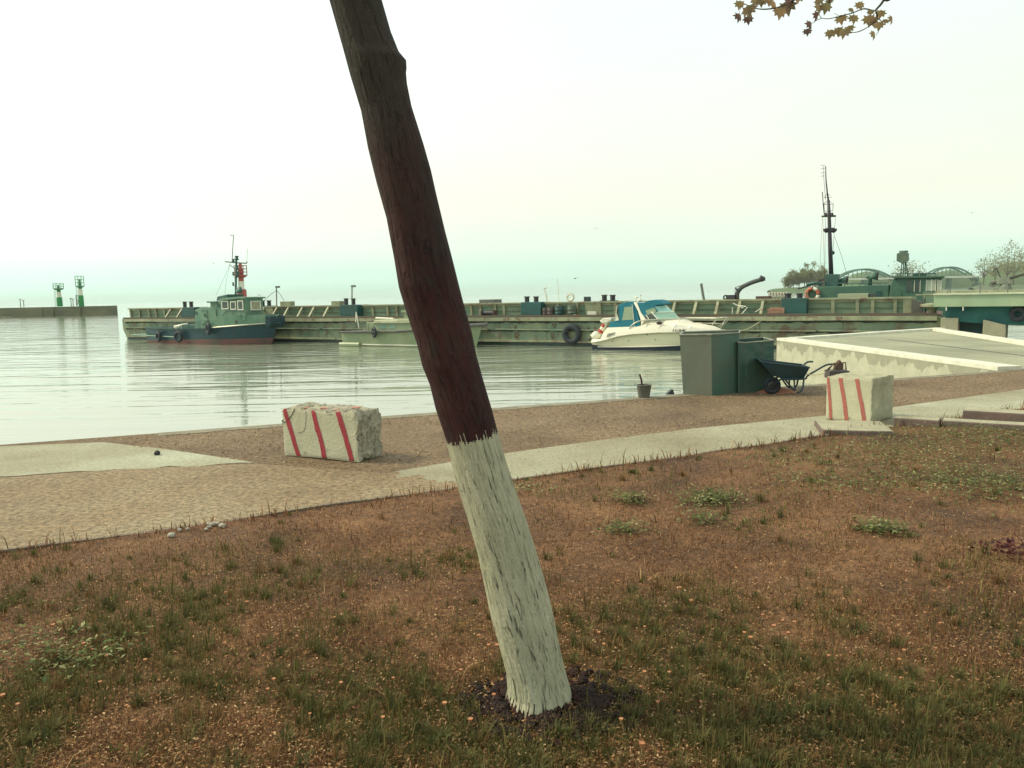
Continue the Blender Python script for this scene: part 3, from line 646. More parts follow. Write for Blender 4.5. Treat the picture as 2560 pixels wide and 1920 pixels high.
while len(cl) < 3200 and tries < 60000:
    tries += 1; c = random.choice(limbs); t = c[random.randrange(int(len(c)*.35), len(c))]
    p = t + Vector((random.gauss(0, .75), random.gauss(0, .75), random.gauss(.1, .55)))
    if p.z < 3.4 or in_view(p): continue
    cl.append((p, random.uniform(.05, .10), (random.gauss(0, 1), random.gauss(0, 1), random.gauss(0, .5)), (random.gauss(0, .6), random.gauss(0, .6), -1), random.choice(((.10, .12, .035), (.14, .12, .04), (.17, .13, .05), (.08, .10, .03)))))
leaves_mesh(cl, 'crown', tree)
# dug soil round the trunk
s = MB(); cs = []
for i in range(420):
    a = random.random()*6.283; q = random.random()**.8; rx = .36*q + .08; x = treeb.x + .05 + math.cos(a)*(rx+.03); y = treeb.y - .03 + math.sin(a)*rx*.85
    if (x-treeb.x)**2 + (y-treeb.y)**2 < .02: continue
    s.blob((x, y, gz(x, y) + .012), random.uniform(.010, .042)*(1.2-.6*q), 1, .5, (1, 1, .75), i)
soil = s.build('dug_soil', ground_mat('dug soil', [(.012, .008, .008), (.022, .012, .010), (.04, .018, .013)], 30, .01, 2, (.20, .12, .07), 60), smooth=False); fixn(soil)
tag(soil, 'dark dug soil clods heaped round the foot of the tree', 'soil', kind='stuff')
s = MB(); rp_ = G(1377, 1808); s.blob((rp_.x, rp_.y-.0, .055), .022, 1, .4, (1, .7, 1), 2); tag(s.build('brick_fragment', REDP, smooth=True), 'small red brick fragment in the soil at the tree foot', 'brick fragment')

# ---------------------------------------------------------------- striped concrete blocks
M_STRIPE = mat('red stripe', (.36, .035, .05), (.28, .03, .04), 9, .7, .004, 40, rust=.12, rustc=(.42, .30, .22))
M_STRIPE2 = mat('faded red stripe', (.40, .12, .09), (.33, .10, .08), 9, .7, .004, 40, rust=.1, rustc=(.46, .38, .28))
def rough_mat(name, c1, c2, holes):
    m = mat(name, c1, c2, 7, .9, .03, 20, rust=holes, rustc=(.10, .085, .065)); return m
M_BLKF = mat('whitewashed concrete', (.52, .51, .36), (.43, .42, .29), 2.5, .88, .008, 30, rust=.16, rustc=(.27, .24, .17), streak=.25)
M_BLKS = rough_mat('spalled concrete', (.40, .38, .27), (.20, .185, .13), .5)
M_BLKS2 = mat('block side', (.40, .39, .25), (.30, .29, .19), 3, .9, .01, 18, rust=.05, rustc=(.2, .18, .12), streak=.5)
def concrete_block(label, w_, d_, h_, fr, stripes, mf, ms, rough, side_m, lean=0, bow=.05):
    """front face in local y=0, body to +y ; stripes as (bottom x, top x, width)"""
    root = thing('concrete_block', label, 'concrete block', (fr.loc.x, fr.loc.y, 0), fr.rz, 'red striped concrete blocks')
    def wob(x, y, z):
        ex = min(x, w_-x); ez = h_-z; ey = min(y, d_-y)
        v = Vector((x, y, z)); side_ = (w_-x) < .03 or ez < .03 or y > .1; k = noise.noise(v*3.1)*rough*(.5 if side_ else .12) + noise.noise(v*9)*rough*(.40 if side_ else .08) + (noise.noise(v*24)*rough*.42 if side_ else noise.noise(v*30)*rough*.05)
        cx, cz = w_/2, h_/2
        r_ = rough*1.1
        vx = 0; vz = 0
        for e1_, e2_ in ((ex, ez), (ey, ez), (ex, ey)):
            if e1_ < r_ and e2_ < r_ and not z < .02:
                dd = r_ - math.hypot(max(0, r_-e1_), max(0, r_-e2_))
                if dd < 0: vx += -dd*.6
        c = Vector((w_/2, d_/2, h_/2)); o_ = (v - c).normalized()
        if z < .035: vx += (.035-z)*.55*(1 if ex < .02 or ey < .02 else 0)
        return v - o_*vx + Vector((k, k*.6 if y > .02 else k*.3, k if z > .05 else 0)) + Vector((lean*z, 0, 0))
    N = 26
    def face(fn, nu, nv): return [[wob(*fn(i/nu, j/nv)) for j in range(nv+1)] for i in range(nu+1)]
    s = MB(); s.grid(face(lambda a, c: (a*w_, 0, c*h_), N*2, N)); fo = s.build('front_face', mf, root, smooth=True)
    s = MB(); s.grid(face(lambda a, c: (w_, a*d_, c*h_), N, N)); s.grid(face(lambda a, c: (0, (1-a)*d_, c*h_), N, N)); s.grid(face(lambda a, c: ((1-a)*w_, d_, c*h_), N, N)); s.grid(face(lambda a, c: (a*w_, c*d_, h_), N, N)); s.grid(face(lambda a, c: (a*w_, (1-c)*d_, 0), 4, 4))
    s.build('body', side_m, root, smooth=True)
    for xb, xt, wd in stripes:
        P_ = []
        for i in range(41):
            t = i/40; xc = xb + (xt-xb)*t + .006*math.sin(t*5); z = .012 + (h_-.02)*t; row = []
            for k in range(5):
                x = xc + wd*(k/4-.5) + .004*noise.noise(Vector((t*30, k*9, xb*7))); x = min(max(x, .0), w_)
                p = wob(x, 0, min(z, h_)); row.append(p + Vector((0, -.004, 0)))
            P_.append(row)
        s = MB(); s.grid(P_); s.build('painted_stripe', ms, root, smooth=True)
    return root, wob
a, c = G(709, 1140), G(897, 1158)
fr1 = Frame((a.x, a.y, 0), math.atan2(c.y-a.y, c.x-a.x)); W1 = (Vector((c.x, c.y, 0))-Vector((a.x, a.y, 0))).length
H1 = fr1.pl(820, 1026).z
X1 = lambda px, py: fr1.pl(px, py).x
blk1, wob1 = concrete_block('battered whitewashed concrete block with three bold red stripes and spalled end, by the water', W1, .52, H1, fr1, [(X1(746, 1135), X1(712, 1035), .075), (X1(812, 1148), X1(784, 1030), .08), (X1(880, 1150), X1(846, 1034), .08)], M_BLKF, M_STRIPE, .06, M_BLKS)
s = MB()  # red dabs on the top
for i, x in enumerate((.30, .52, .72, .9)):
    c0 = wob1(x*W1, .06, H1); s = MB(); s.blob(c0 + Vector((0, .03, .002)), .05, 1, .5, (1.3, 1, .12), i); s.build('paint_dab', mat('light red', (.50, .16, .11), None, 6, .7), blk1, smooth=True)
s = MB()  # cracks
for pts in ([(650, 1062), (695, 1050), (712, 1056), (728, 1040), (736, 1022)], [(764, 1028), (765, 1045), (762, 1072), (755, 1080), (745, 1082)]):
    P_ = [fr1.pl(x if x > 706 else 706, y) for x, y in pts]; s.tube([Vector((max(.01, p.x), -.001, p.z)) for p in curve(P_, 6)], [random.uniform(.002, .008 if pts[0][0] < 700 else .003) for _ in curve(P_, 6)], 5)
s.build('crack', mat('crack dark', (.05, .05, .035), None, 5, .95), blk1)
c = G(2178, 1062); W2 = .72; rz2 = R(-47)
fr2 = Frame((c.x-W2*math.cos(rz2), c.y-W2*math.sin(rz2), 0), rz2)
H2 = fr2.pl(2120, 944).z
X2 = lambda px, py: fr2.pl(px, py).x
blk2, wob2 = concrete_block('upright whitewashed concrete block with three faded red stripes beside the lawn kerbs', W2, .84, H2, fr2, [(X2(2077, 1050), max(.03, X2(2066, 946)), .05), (X2(2117, 1054), X2(2102, 946), .062), (X2(2161, 1057), X2(2143, 950), .062)], M_BLKF, M_STRIPE2, .03, M_BLKS2)

# ---------------------------------------------------------------- kerb stones near the second block
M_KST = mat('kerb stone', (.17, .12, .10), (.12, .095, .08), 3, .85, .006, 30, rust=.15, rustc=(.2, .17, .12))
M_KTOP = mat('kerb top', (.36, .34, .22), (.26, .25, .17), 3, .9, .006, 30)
def kerbstone(label, p0, p1, h0, dep, zb=-.02):
    a, c = G(*p0), G(*p1); rz = math.atan2(c.y-a.y, c.x-a.x); Lg = math.hypot(c.x-a.x, c.y-a.y)
    root = thing('kerb_stone', label, 'kerb stone', (a.x, a.y, 0), rz, 'loose kerb stones at the lawn corner')
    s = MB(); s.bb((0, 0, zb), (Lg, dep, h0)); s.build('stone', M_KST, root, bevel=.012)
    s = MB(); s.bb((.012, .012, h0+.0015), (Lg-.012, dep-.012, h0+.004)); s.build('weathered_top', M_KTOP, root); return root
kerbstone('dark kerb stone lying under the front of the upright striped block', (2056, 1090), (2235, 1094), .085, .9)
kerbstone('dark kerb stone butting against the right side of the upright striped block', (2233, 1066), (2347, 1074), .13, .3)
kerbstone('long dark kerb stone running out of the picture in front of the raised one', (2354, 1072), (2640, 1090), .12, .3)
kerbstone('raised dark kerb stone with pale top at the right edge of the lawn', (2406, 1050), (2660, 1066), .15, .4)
# lawn kerb: thin dark edging and stones
s = MB(); k = 120
for i in range(k):
    x0 = -9 + 13.6*i/k; x1 = x0 + 13.6/k*(.97); hgt = .012 + .03*max(0, noise.noise(Vector((x0*.8, 3, 0)))+.35)
    y0, y1 = gedge(x0), gedge(x1); s.add([(x0, y0-.035, -.02), (x1, y1-.035, -.02), (x1, y1+.02, -.02), (x0, y0+.02, -.02), (x0, y0-.035, hgt), (x1, y1-.035, hgt), (x1, y1+.02, hgt), (x0, y0+.02, hgt)], [(3, 2, 1, 0), (4, 5, 6, 7), (0, 1, 5, 4), (1, 2, 6, 5), (2, 3, 7, 6), (3, 0, 4, 7)])
o = s.build('lawn_edging', mat('edging', (.13, .09, .07), (.20, .17, .11), 2, .9)); tag(o, 'thin dark edging strip between the lawn and the path', 'kerb')
for i in range(11):
    px = random.choice([random.gauss(520, 22), random.gauss(450, 30)]); py = 1322 - (px-520)*.16 + random.uniform(-2, 14)
    p = G(px, py); s = MB(); rr = random.uniform(.012, .03); s.blob((0, 0, 0), rr, 1, .3, (1.2, 1, .8), i); o = s.build('white_stone', mat('pale stone', (.42, .40, .31), (.3, .28, .22), 9, .8), smooth=True)
    o.location = (p.x, p.y, .03+rr*.5); tag(o, 'small pale stone lying at the edge of the lawn by the path', 'stone', 'pale stones at the lawn edge')
p = G(393, 1138); s = MB(); s.blob((0, 0, 0), .045, 1, .35, (1, 1, .8), 5); o = s.build('dark_stone', mat('dark stone', (.04, .04, .035), None, 9, .9), smooth=True); o.location = (p.x, p.y, .03); tag(o, 'single dark stone lying on the pale concrete apron', 'stone')
# loose gravel
def grav_region(_):
    N = 16000; X = rng.random(N)*26-12; Yq = qa.y + (X-qa.x)*qd.y/qd.x; Y = Yq - .1 - rng.random(N)**1.1*4.6
    k = (Y > gedge_n(X)+1.55) & (vnoise(X, Y, 1.3, 21) > .40) & (Y > G(640, 1157).y + (X-G(640, 1157).x)*(G(258, 1106).y-G(640, 1157).y)/(G(258, 1106).x-G(640, 1157).x)); return X[k], Y[k]
def pebbles(name, region, pal, size, label):
    X, Y = region(0); N = len(X); s_ = size*(.4+1.2*rng.random(N)**2); th = rng.random(N)*6.28; Z = np.full(N, .004)
    c, d_ = np.cos(th), np.sin(th)
    B = [np.stack([X+c*s_, Y+d_*s_, Z], 1), np.stack([X-d_*s_*.7, Y+c*s_*.7, Z], 1), np.stack([X-c*s_*.9, Y-d_*s_*.9, Z], 1), np.stack([X+d_*s_*.8, Y-c*s_*.8, Z], 1), np.stack([X, Y, Z+s_*.7], 1)]
    V = np.stack(B, 1).reshape(-1, 3); i = np.arange(N)*5; F = np.concatenate([np.stack([i+a_, i+(a_+1) % 4, i+4], 1) for a_ in range(4)])
    col = np.array(pal)[rng.integers(0, len(pal), N)]*(.7+.6*rng.random((N, 1)))
    return tag(np_mesh(name, V, F, np.repeat(col, 5, 0), M_PEB), label, 'gravel', kind='stuff')
M_PEB = colmat('pebble', .9, 0)
pebbles('gravel', grav_region, [(.26, .18, .10), (.17, .12, .07), (.34, .26, .16), (.10, .07, .045)], .014, 'loose brown gravel scattered over the quay')
def sand_region(_):
    N = 9000; X = rng.random(N)*14-9.5; Y = gedge_n(X) + .05 + rng.random(N)*2.6; k = vnoise(X, Y, 1.7, 31) > .3; return X[k], Y[k]
pebbles('path_grit', sand_region, [(.40, .25, .14), (.28, .19, .10), (.44, .31, .19), (.16, .11, .06)], .007, 'orange and brown grit scattered over the asphalt path')
# dandelions
hd_m = mat('dandelion head', (.46, .22, .09), (.34, .14, .06), 20, .8); st_m = mat('dandelion stem', (.28, .20, .10), (.18, .15, .06), 9, .7)
def dandelion(p, hgt, sz, parts):
    q_ = proj((p.x, p.y, 0)); dt_ = math.hypot(p.x-treeb.x, p.y-treeb.y); nb = gedge(p.x)-p.y
    where = 'close to the soil at the tree foot' if dt_ < .62 else 'near the path edge' if nb < 1.2 else ('at the left side' if q_[0] < 640 else 'left of the tree' if q_[0] < 1280 else 'right of the tree' if q_[0] < 1950 else 'towards the right edge') + (' in the foreground' if q_[1] > 1640 else ' in the middle of the lawn')
    r_ = thing('dandelion', f'orange dandelion head in the lawn, {where}', 'dandelion', (p.x, p.y, gz(p.x, p.y)), random.random()*6, 'dandelions in the lawn')
    lx, ly = random.uniform(-.35, .35)*hgt, random.uniform(-.35, .35)*hgt
    s = MB(); s.tube(curve([(0, 0, 0), (lx*.3, ly*.3, hgt*.6), (lx, ly, hgt)], 4), .0022, 5); s.build('stem', st_m, r_)
    s = MB(); s.lathe([(.25*sz, 0), (.62*sz, .25*sz), (.8*sz, .9*sz), (1.0*sz, 1.25*sz), (.5*sz, 1.1*sz)], (lx, ly, hgt-.1*sz), 9); s.build('flower_head', hd_m, r_)
for i, (x, y) in enumerate([(1232, 1765), (1222, 1650), (1125, 1806), (1172, 1834), (1560, 1838), (1624, 1720), (1607, 1742), (1144, 1700), (1246, 1650), (675, 1747), (700, 1735), (955, 1845), (990, 1722), (256, 1738), (280, 1670), (50, 1812), (14, 1765), (1700, 1500), (1730, 1520), (1620, 1473), (1545, 1482), (1885, 1622), (1870, 1608), (1968, 1620), (2330, 1640), (2258, 1675), (1925, 1600), (1603, 1898), (125, 1600), (210, 1640)]):
    p = G(x, y + 22); dandelion(p, random.uniform(.03, .08) + .02, random.uniform(.009, .014), 1)
for i in range(46):
    p = G(random.uniform(20, 2540), random.triangular(1330, 1900, 1600))
    if p.y < gedge(p.x)-.3: dandelion(p, random.uniform(.03, .07), random.uniform(.007, .012), 1)
# dark red leafy plant at the right
pp = G(2532, 1400); root = thing('purple_plant', 'dark purplish red leafy plant low in the lawn at the right edge', 'plant', (pp.x, pp.y, 0)); base_keep = base; base = Vector((pp.x, pp.y, 0)); it = []
for i in range(150):
    a = random.random()*6.28; q = random.random()**.7*.24; it.append((Vector((pp.x+math.cos(a)*q*1.3, pp.y+math.sin(a)*q*.8, .03+random.random()*.15*(1-q*2.5))), random.uniform(.02, .045), (random.gauss(0, 1), random.gauss(0, 1), .2), (math.cos(a), math.sin(a), .7), random.choice(((.10, .03, .035), (.07, .025, .03), (.16, .06, .05)))))
leaves_mesh(it, 'foliage', root); base = base_keep

# ---------------------------------------------------------------- long steel barge
FB = Frame((-37.7, 76, 0), math.atan2(-34.0, 60.8)); BL = 69.7; BW = 9.0; DZ = .48; WTZ = 1.42
barge = thing('barge', 'very long pale green rusty barge with ribbed side walls lying across the harbour', 'barge', FB.loc, FB.rz)
def bs(px, py, b_=0.0): return FB.pl(px, py, b_)
s = MB(); s.prism([(0, DZ), (.06, -.55), (.35, -1.0), (.55, -1.2), (.45, -1.8), (BL, -1.8), (BL, DZ)], 0, BW); o = s.build('hull', BARGE, barge); fixn(o)
s = MB(); s.bb((.02, .02, DZ+.004), (BL-.02, BW, DZ+.02)); s.build('deck', DECKR, barge)
for z, hgt, out, m in ((DZ-.11, .24, .30, BARGE_R), (-.34, .08, .24, BARGE), (-1.14, .12, .26, BARGE_R)):
    s = MB(); x = .4 if z > -1 else .7
    while x < BL-.3:
        Ls = random.uniform(4, 11) if z < 0 else random.uniform(2.5, 5); x1 = min(BL-.2, x+Ls); dz = random.uniform(-.02, .02)
        s.prism([(x, z-hgt/2+dz), (x1, z-hgt/2-dz), (x1, z+hgt/2-dz), (x, z+hgt/2+dz)], -out*random.uniform(.8, 1), .002)
        x = x1 + (random.uniform(.1, .9) if z == -.34 else .02)
    s.build('rub_rail', m, barge)
s = MB(); s.bb((.1, .04, DZ+.02), (BL-.2, .16, DZ+.17)); s.build('deck_coaming', mat('coaming rust', (.12, .085, .065), (.09, .10, .07), 1.2, .85, rust=.3), barge)
M_SHADE = mat('painted_shade', (.02, .04, .035), (.06, .055, .04), 1.5, .85)  # dark strips below lip and ledge, the overhang's shade painted in as colour
def painted_shade(z0_, z1_, name):
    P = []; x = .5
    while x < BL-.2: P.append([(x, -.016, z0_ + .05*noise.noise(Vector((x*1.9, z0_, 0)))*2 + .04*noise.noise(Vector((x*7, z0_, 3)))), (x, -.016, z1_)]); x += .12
    s = MB().grid(P); s.build(name, M_SHADE, barge)
painted_shade(DZ-.36, DZ-.22, 'shade_line'); painted_shade(-.47, -.37, 'shade_line') 
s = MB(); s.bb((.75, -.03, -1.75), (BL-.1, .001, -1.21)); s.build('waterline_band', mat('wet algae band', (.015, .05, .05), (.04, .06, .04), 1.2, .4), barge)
# vertical plate seams with rust and scuffed patches
s = MB(); x = 2
while x < BL-1:
    s = MB(); s.bb((x, -.012, -1.05), (x+.05, .002, DZ-.28)); x += random.uniform(3.2, 5.6); s.build('weld_seam', mat('seam', (.16, .17, .11), (.13, .10, .06), 3, .8), barge)
M_PATCH = mat('bare patch', (.12, .10, .065), (.20, .17, .11), 3, .9)
for px, py in ((1292, 838), (1289, 818), (1295, 850), (1386, 812), (1382, 838), (1472, 820), (1488, 822), (818, 832), (812, 820), (1380, 850), (1475, 848), (1888, 826), (1896, 844), (2010, 829), (2134, 827)):
    p = bs(px, py); s = MB(); s.blob((0, 0, 0), random.uniform(.09, .2), 1, .9, (1, .12, random.uniform(.6, 1.3)), px); o = s.build('fender_lug', M_PATCH, barge, smooth=True); o.location = (p.x, -.01, p.z)
xw0 = bs(326, 772, 1.1).x; xw1 = bs(2276, 757, 1.1).x
s = MB(); s.bb((xw0, 1.1, DZ), (xw1, 1.22, WTZ-.002)); s.build('side_wall', BARGE_W, barge)
s = MB(); s.bb((xw0-.1, .86, WTZ), (xw1+.1, 1.5, WTZ+.10)); s.bb((xw0, 1.0, WTZ-.16), (xw1, 1.098, WTZ-.002)); s.build('wall_cap', BARGE_R, barge)
s = MB(); s.bb((xw0, 1.06, DZ+.40), (xw1, 1.098, DZ+.46)); s.build('wall_stringer', mat('stringer', (.14, .19, .12), (.10, .13, .08), 2, .7), barge)
s = MB(); s.bb((xw0, BW-.3, DZ+.02), (xw1, BW-.18, WTZ)); s.build('far_side_wall', BARGE_W, barge)
for kx, kind in [(328, 'v'), (350, 'v'), (374, 'v'), (392, 'v'), (413, 'v'), (431, 'b'), (459, 'b'), (664, 'b'), (696, 'b'), (725, 'b'), (760, 'b'), (789, 'b'), (825, 'b'), (934, 'v'), (971, 'v'), (994, 'v'), (1180, 'v'), (1203, 'v'), (1240, 'v'), (1262, 'v'), (1397, 'v'), (1445, 'v'), (1476, 'w'), (1494, 'w'), (1541, 'v'), (1690, 'b'), (1743, 'b'), (1797, 'b'), (1852, 'b'), (1909, 'b'), (2083, 'v'), (2144, 'v'), (2182, 'v'), (2238, 'v'), (2273, 'w')]:
    x = bs(kx, 765, 1.1).x; s = MB(); hw = .09 if kind != 'w' else .3
    y0 = .98 if kind != 'b' else .18
    s.add([(x-hw, y0, DZ), (x+hw, y0, DZ), (x+hw, 1.097, DZ), (x-hw, 1.097, DZ), (x-hw, .9, WTZ), (x+hw, .9, WTZ), (x+hw, 1.097, WTZ), (x-hw, 1.097, WTZ)], [(3, 2, 1, 0), (4, 5, 6, 7), (0, 1, 5, 4), (1, 2, 6, 5), (2, 3, 7, 6), (3, 0, 4, 7)]) if kind != 'b' else s.add([(x-.08, .10, DZ), (x+.08, .10, DZ), (x+.08, .30, DZ), (x-.08, .30, DZ), (x-.08, .88, WTZ), (x+.08, .88, WTZ), (x+.08, 1.09, WTZ), (x-.08, 1.09, WTZ)], [(3, 2, 1, 0), (4, 5, 6, 7), (0, 1, 5, 4), (1, 2, 6, 5), (2, 3, 7, 6), (3, 0, 4, 7)])
    s.build('rib' if kind != 'b' else 'brace', BARGE_R, barge)
# bollard pairs
def bollards(c0, c1, ytop, box=None, group='x'):
    for i, c in enumerate((c0, c1)):
        t = bs(c, ytop, 1.4); zb = WTZ+.1; h_ = max(.3, t.z-zb); s = MB(); M_ = Matrix.Identity(3)
        s.lathe([(.17, 0), (.17, h_-.07), (.215, h_-.06), (.215, h_)], (t.x, 1.6, zb), 14); s.build('bollard', BOLL, barge, smooth=True, auto=40)
    if box:
        a, c = bs(box[0], 780, .35), bs(box[1], 780, .35); s = MB(); tz = WTZ+.12
        s.prism([(a.x+(.25 if box[2] else 0), DZ+.02), (a.x+(.55 if box[2] else 0), tz), (c.x-.0, tz), (c.x, DZ+.02)], .35, 1.9); o = s.build('bollard_box', DARKT, barge, bevel=.02); fixn(o)
    else:
        a, c = bs(c0-8, 752, 1.3), bs(c1+8, 752, 1.3); s = MB(); s.bb((a.x, 1.25, WTZ+.1), (c.x, 2.0, WTZ+.14)); s.build('bollard_plate', BOLL, barge)
bollards(457, 473, 754, (446, 486, 1)); bollards(652, 668, 751); bollards(861, 879, 746, (850, 893, 0)); bollards(1314, 1337, 741, (1302, 1352, 0)); bollards(1508, 1529, 737); bollards(1969, 1998, 738, (1953, 2016, 0))
s = MB(); a, c = bs(640, 756, 1.3), bs(690, 756, 1.3); s.bb((a.x, .9, DZ+.02), (c.x, 1.9, WTZ-.02)); s.build('locker', BARGE_R, barge)
# lamp posts, davit and posts standing on the barge
def bpost(name, pts, r, m, b_=1.3, head=None):
    s = MB(); P_ = [bs(x, y, b_) for x, y in pts]; P_[0].z = WTZ+.09 if P_[0].z > DZ+.4 else DZ; s.tube(P_, r, 8)
    if head:
        h_ = P_[-1]; s.box((h_.x+.14, h_.y, h_.z-.05), (.34, .22, .16))
    s.build(name, m, barge, smooth=False); return P_
bpost('lamp_post', [(692, 768), (691, 716)], .05, GREYP, 1.3, 1); bpost('lamp_post', [(880, 762), (880, 714)], .05, GREYP, 1.3, 1)
for pts in ([(690, 727), (678, 735), (660, 752), (655, 756)], [(693, 727), (702, 738), (711, 753)]):
    s = MB(); s.tube([bs(x, y, 1.3) for x, y in pts], .022, 5); s.build('stay_cable', GREYP, barge)
bpost('crooked_post', [(1368, 755), (1365, 735), (1360, 722), (1361, 720), (1367, 719)], .055, WPAINT)
bpost('whip_aerial', [(1397, 756), (1396, 720), (1393, 697)], .022, WPAINT)
bpost('stanchion', [(1760, 755), (1757, 735), (1753, 709)], .085, GREYP)
P_ = [bs(x, y, 1.6) for x, y in ((1843, 752), (1843, 735), (1848, 725), (1858, 716), (1880, 706), (1899, 700), (1912, 696))]; P_[0].z = WTZ+.09
s = MB(); s.tube(curve(P_, 4), .135, 10); s.build('davit', mat('davit paint', (.02, .06, .065), (.07, .06, .05), 2, .5), barge, smooth=True)
s = MB(); s.tube([bs(1900, 701, 1.6), bs(1905, 696, 1.6), bs(1913, 696, 1.6)], [.13, .22, .06], 8); s.build('davit_head', BOLL, barge)
s = MB(); s.prism([tuple((bs(x, y, 1.6).x, bs(x, y, 1.6).z)) for x, y in ((1838, 719), (1846, 723), (1843, 728))], 1.45, 1.75); s.tube([bs(1838, 719, 1.5), bs(1862, 711, 1.5)], .02, 5); s.tube([bs(1838, 719, 1.5), bs(1837, 745, 1.5)], .015, 5); s.build('davit_bracket', BOLL, barge)
s = MB(); a = bs(1828, 748, 1.6); s.box((a.x, 1.6, WTZ+.22), (.55, .5, .3)); s.torus((a.x-.35, 1.6, WTZ+.22), .12, .05); s.build('winch', BOLL, barge)
s = MB(); a, c = bs(1198, 753, 2), bs(1234, 753, 2); s.bb((a.x, 2, WTZ-.2), (c.x, 3.2, WTZ+.34)); s.build('hatch', GREYP, barge)
s = MB(); a, c = bs(1461, 750, 1.6), bs(1473, 750, 1.6); s.bb((a.x, 1.5, WTZ+.1), (c.x, 1.9, WTZ+.42)); s.build('vent_box', BOLL, barge)
for x0, x1, y0 in ((700, 724, 754), (828, 848, 753)):
    s = MB(); a, c = bs(x0, y0, 1.5), bs(x1, y0, 1.5); s.bb((a.x, 1.5, WTZ+.1), (c.x, 2.1, a.z)); s.build('cable_box', BARGE_R, barge)
s = MB(); a, c = bs(1890, 751, 1.5), bs(1926, 751, 1.5); s.bb((a.x, 1.4, WTZ+.1), (c.x, 1.8, WTZ+.26)); s.tube([bs(1855, 753, 1.5), bs(1890, 751, 1.5)], .04, 6); s.build('pipe_run', DECKR, barge)
# right end of the barge: dark stair box and mushroom capstan
s = MB(); a, c = bs(2278, 780, .6), bs(2308, 780, .6); s.prism([(a.x, DZ), (a.x, WTZ-.05), (a.x+.5, WTZ-.2), (c.x-.1, WTZ+.1), (c.x, DZ)], .6, 2.4); o = s.build('stern_box', mat('stern box', (.11, .10, .08), (.06, .09, .07), 1.5, .7), barge); fixn(o)
s = MB()
for pts in ([(2290, 757), (2290, 738), (2335, 738)], [(2312, 757), (2312, 738)], [(2312, 789), (2316, 760), (2330, 758), (2333, 765)]): s.tube([bs(x, y, 1.3) for x, y in pts], .05, 6)
s.build('end_railing', BARGE_R, barge)
s = MB(); a = bs(2330, 790, .5); s.lathe([(.22, 0), (.2, .35), (.3, .42), (.62, .5), (.62, .62), (.3, .68)], (a.x, .5, DZ), 16); s.build('capstan', BARGE_R, barge, smooth=True, auto=40)
# things lying on the barge
def at_b(px, py, b_): p = bs(px, py, b_); q = FB.loc + FB.u*p.x + FB.b*b_; return Vector((q.x, q.y, p.z))
def deckthing(name, label, cat, px, b_=.6, z=DZ+.021, group=None):
    q = at_b(px, 790, b_); return thing(name, label, cat, (q.x, q.y, z), FB.rz, group)
def drum(px, lab, m, r, h_, b_=.6):
    t = deckthing('drum', lab, 'drum', px, b_, group='drums and bins on the barge deck'); s = MB(); s.lathe([(r, 0), (r, h_*.33), (r*1.05, h_*.35), (r, h_*.37), (r, h_*.66), (r*1.05, h_*.68), (r, h_*.7), (r, h_)], (0, 0, 0), 16); s.build('shell', m, t, smooth=True, auto=50)
    s = MB(); s.lathe([(r*.9, h_+.002), (r*.9, h_+.03), (r*.3, h_+.035)], (0, 0, 0), 14); s.build('lid', GREYP, t)
drum(1363, 'brown drum beside the dark bollard box on the barge deck', mat('drum brown', (.10, .08, .07), None, 3, .6), .22, .62)
drum(1377, 'taller brown drum second from the dark bollard box on the barge deck', mat('drum brown', (.10, .08, .07)), .26, .66)
drum(1398, 'dark teal square shouldered drum midway along the barge deck', DARKT, .30, .72)
drum(1430, 'weathered green drum right of the teal one on the barge deck', mat('drum green', (.09, .16, .10), (.08, .09, .07), 3, .6), .30, .75)
tq = at_b(1429, 835, -.24); tyre = None
def tyre_thing(q, rz, R_, r_, label, name='tyre_fender', tiltx=0, group='tyre fenders'):
    t = thing(name, label, 'tyre fender', q, rz, group); s = MB(); s.torus((0, 0, 0), R_, r_, None, 32, 12); o = s.build('tyre', RUBBER, t, smooth=True)
    s = MB(); s.torus((0, 0, 0), R_-r_*.75, r_*.35, None, 28, 6); s.build('inner_rim', mat('tyre inner', (.05, .06, .055), None, 5, .7), t, smooth=True)
    s = MB(); s.tube([(0, 0, R_), (0, .05, R_+.35)], .02, 5); s.build('chain', BOLL, t); t.rotation_euler = (tiltx, 0, rz); return t
tyre_thing(tq, FB.rz, .50, .19, 'large black tyre fender hanging on the barge side left of the motorboat')
q = at_b(1426, 750, 1.5); t = thing('lifebuoy', 'small pale lifebuoy standing on the barge wall above the big tyre', 'lifebuoy', (q.x, q.y, WTZ+.40), FB.rz); s = MB(); s.torus((0, 0, 0), .22, .065); s.build('ring', WPAINT, t, smooth=True)
s = MB(); s.torus((0, 0, 0), .30, .012, None, 16, 5); s.build('grab_line', ROPE, t)
t = deckthing('plank_stack', 'stack of orange brown planks on the barge deck left of a dark box', 'planks', 1941, .7)
for k in range(6): s = MB(); s.bb((-.52+random.uniform(-.03, .25), -.4, k*.085), (.52, .4, k*.085+.065)); s.build('plank', WOOD, t)
t = deckthing('pipe_heap', 'tangle of white and grey pipes lying on the barge deck', 'pipes', 1862, .5)
for a_, c_ in (((-.75, .0), (-.72, .50)), ((-.5, 0), (-.35, .45)), ((-.2, .03), (.15, .5)), ((-.15, .02), (.25, .05)), ((.35, .35), (.6, .12)), ((.6, .2), (1.0, .5)), ((.55, -.2), (.63, .22)), ((.1, .55), (-.3, .6)), ((-.75, .75), (-.1, .45))):
    s = MB(); s.tube([(a_[0], random.uniform(-.2, .2), a_[1]+.03), (c_[0], random.uniform(-.2, .2), c_[1]+.03)], .028, 6); s.build('pipe', WPAINT if random.random() < .7 else GREYP, t)
t = deckthing('hose_coil', 'coiled pale hose on top of the barge wall beside twin bollards', 'hose', 1945, 1.7, WTZ+.101)
s = MB()
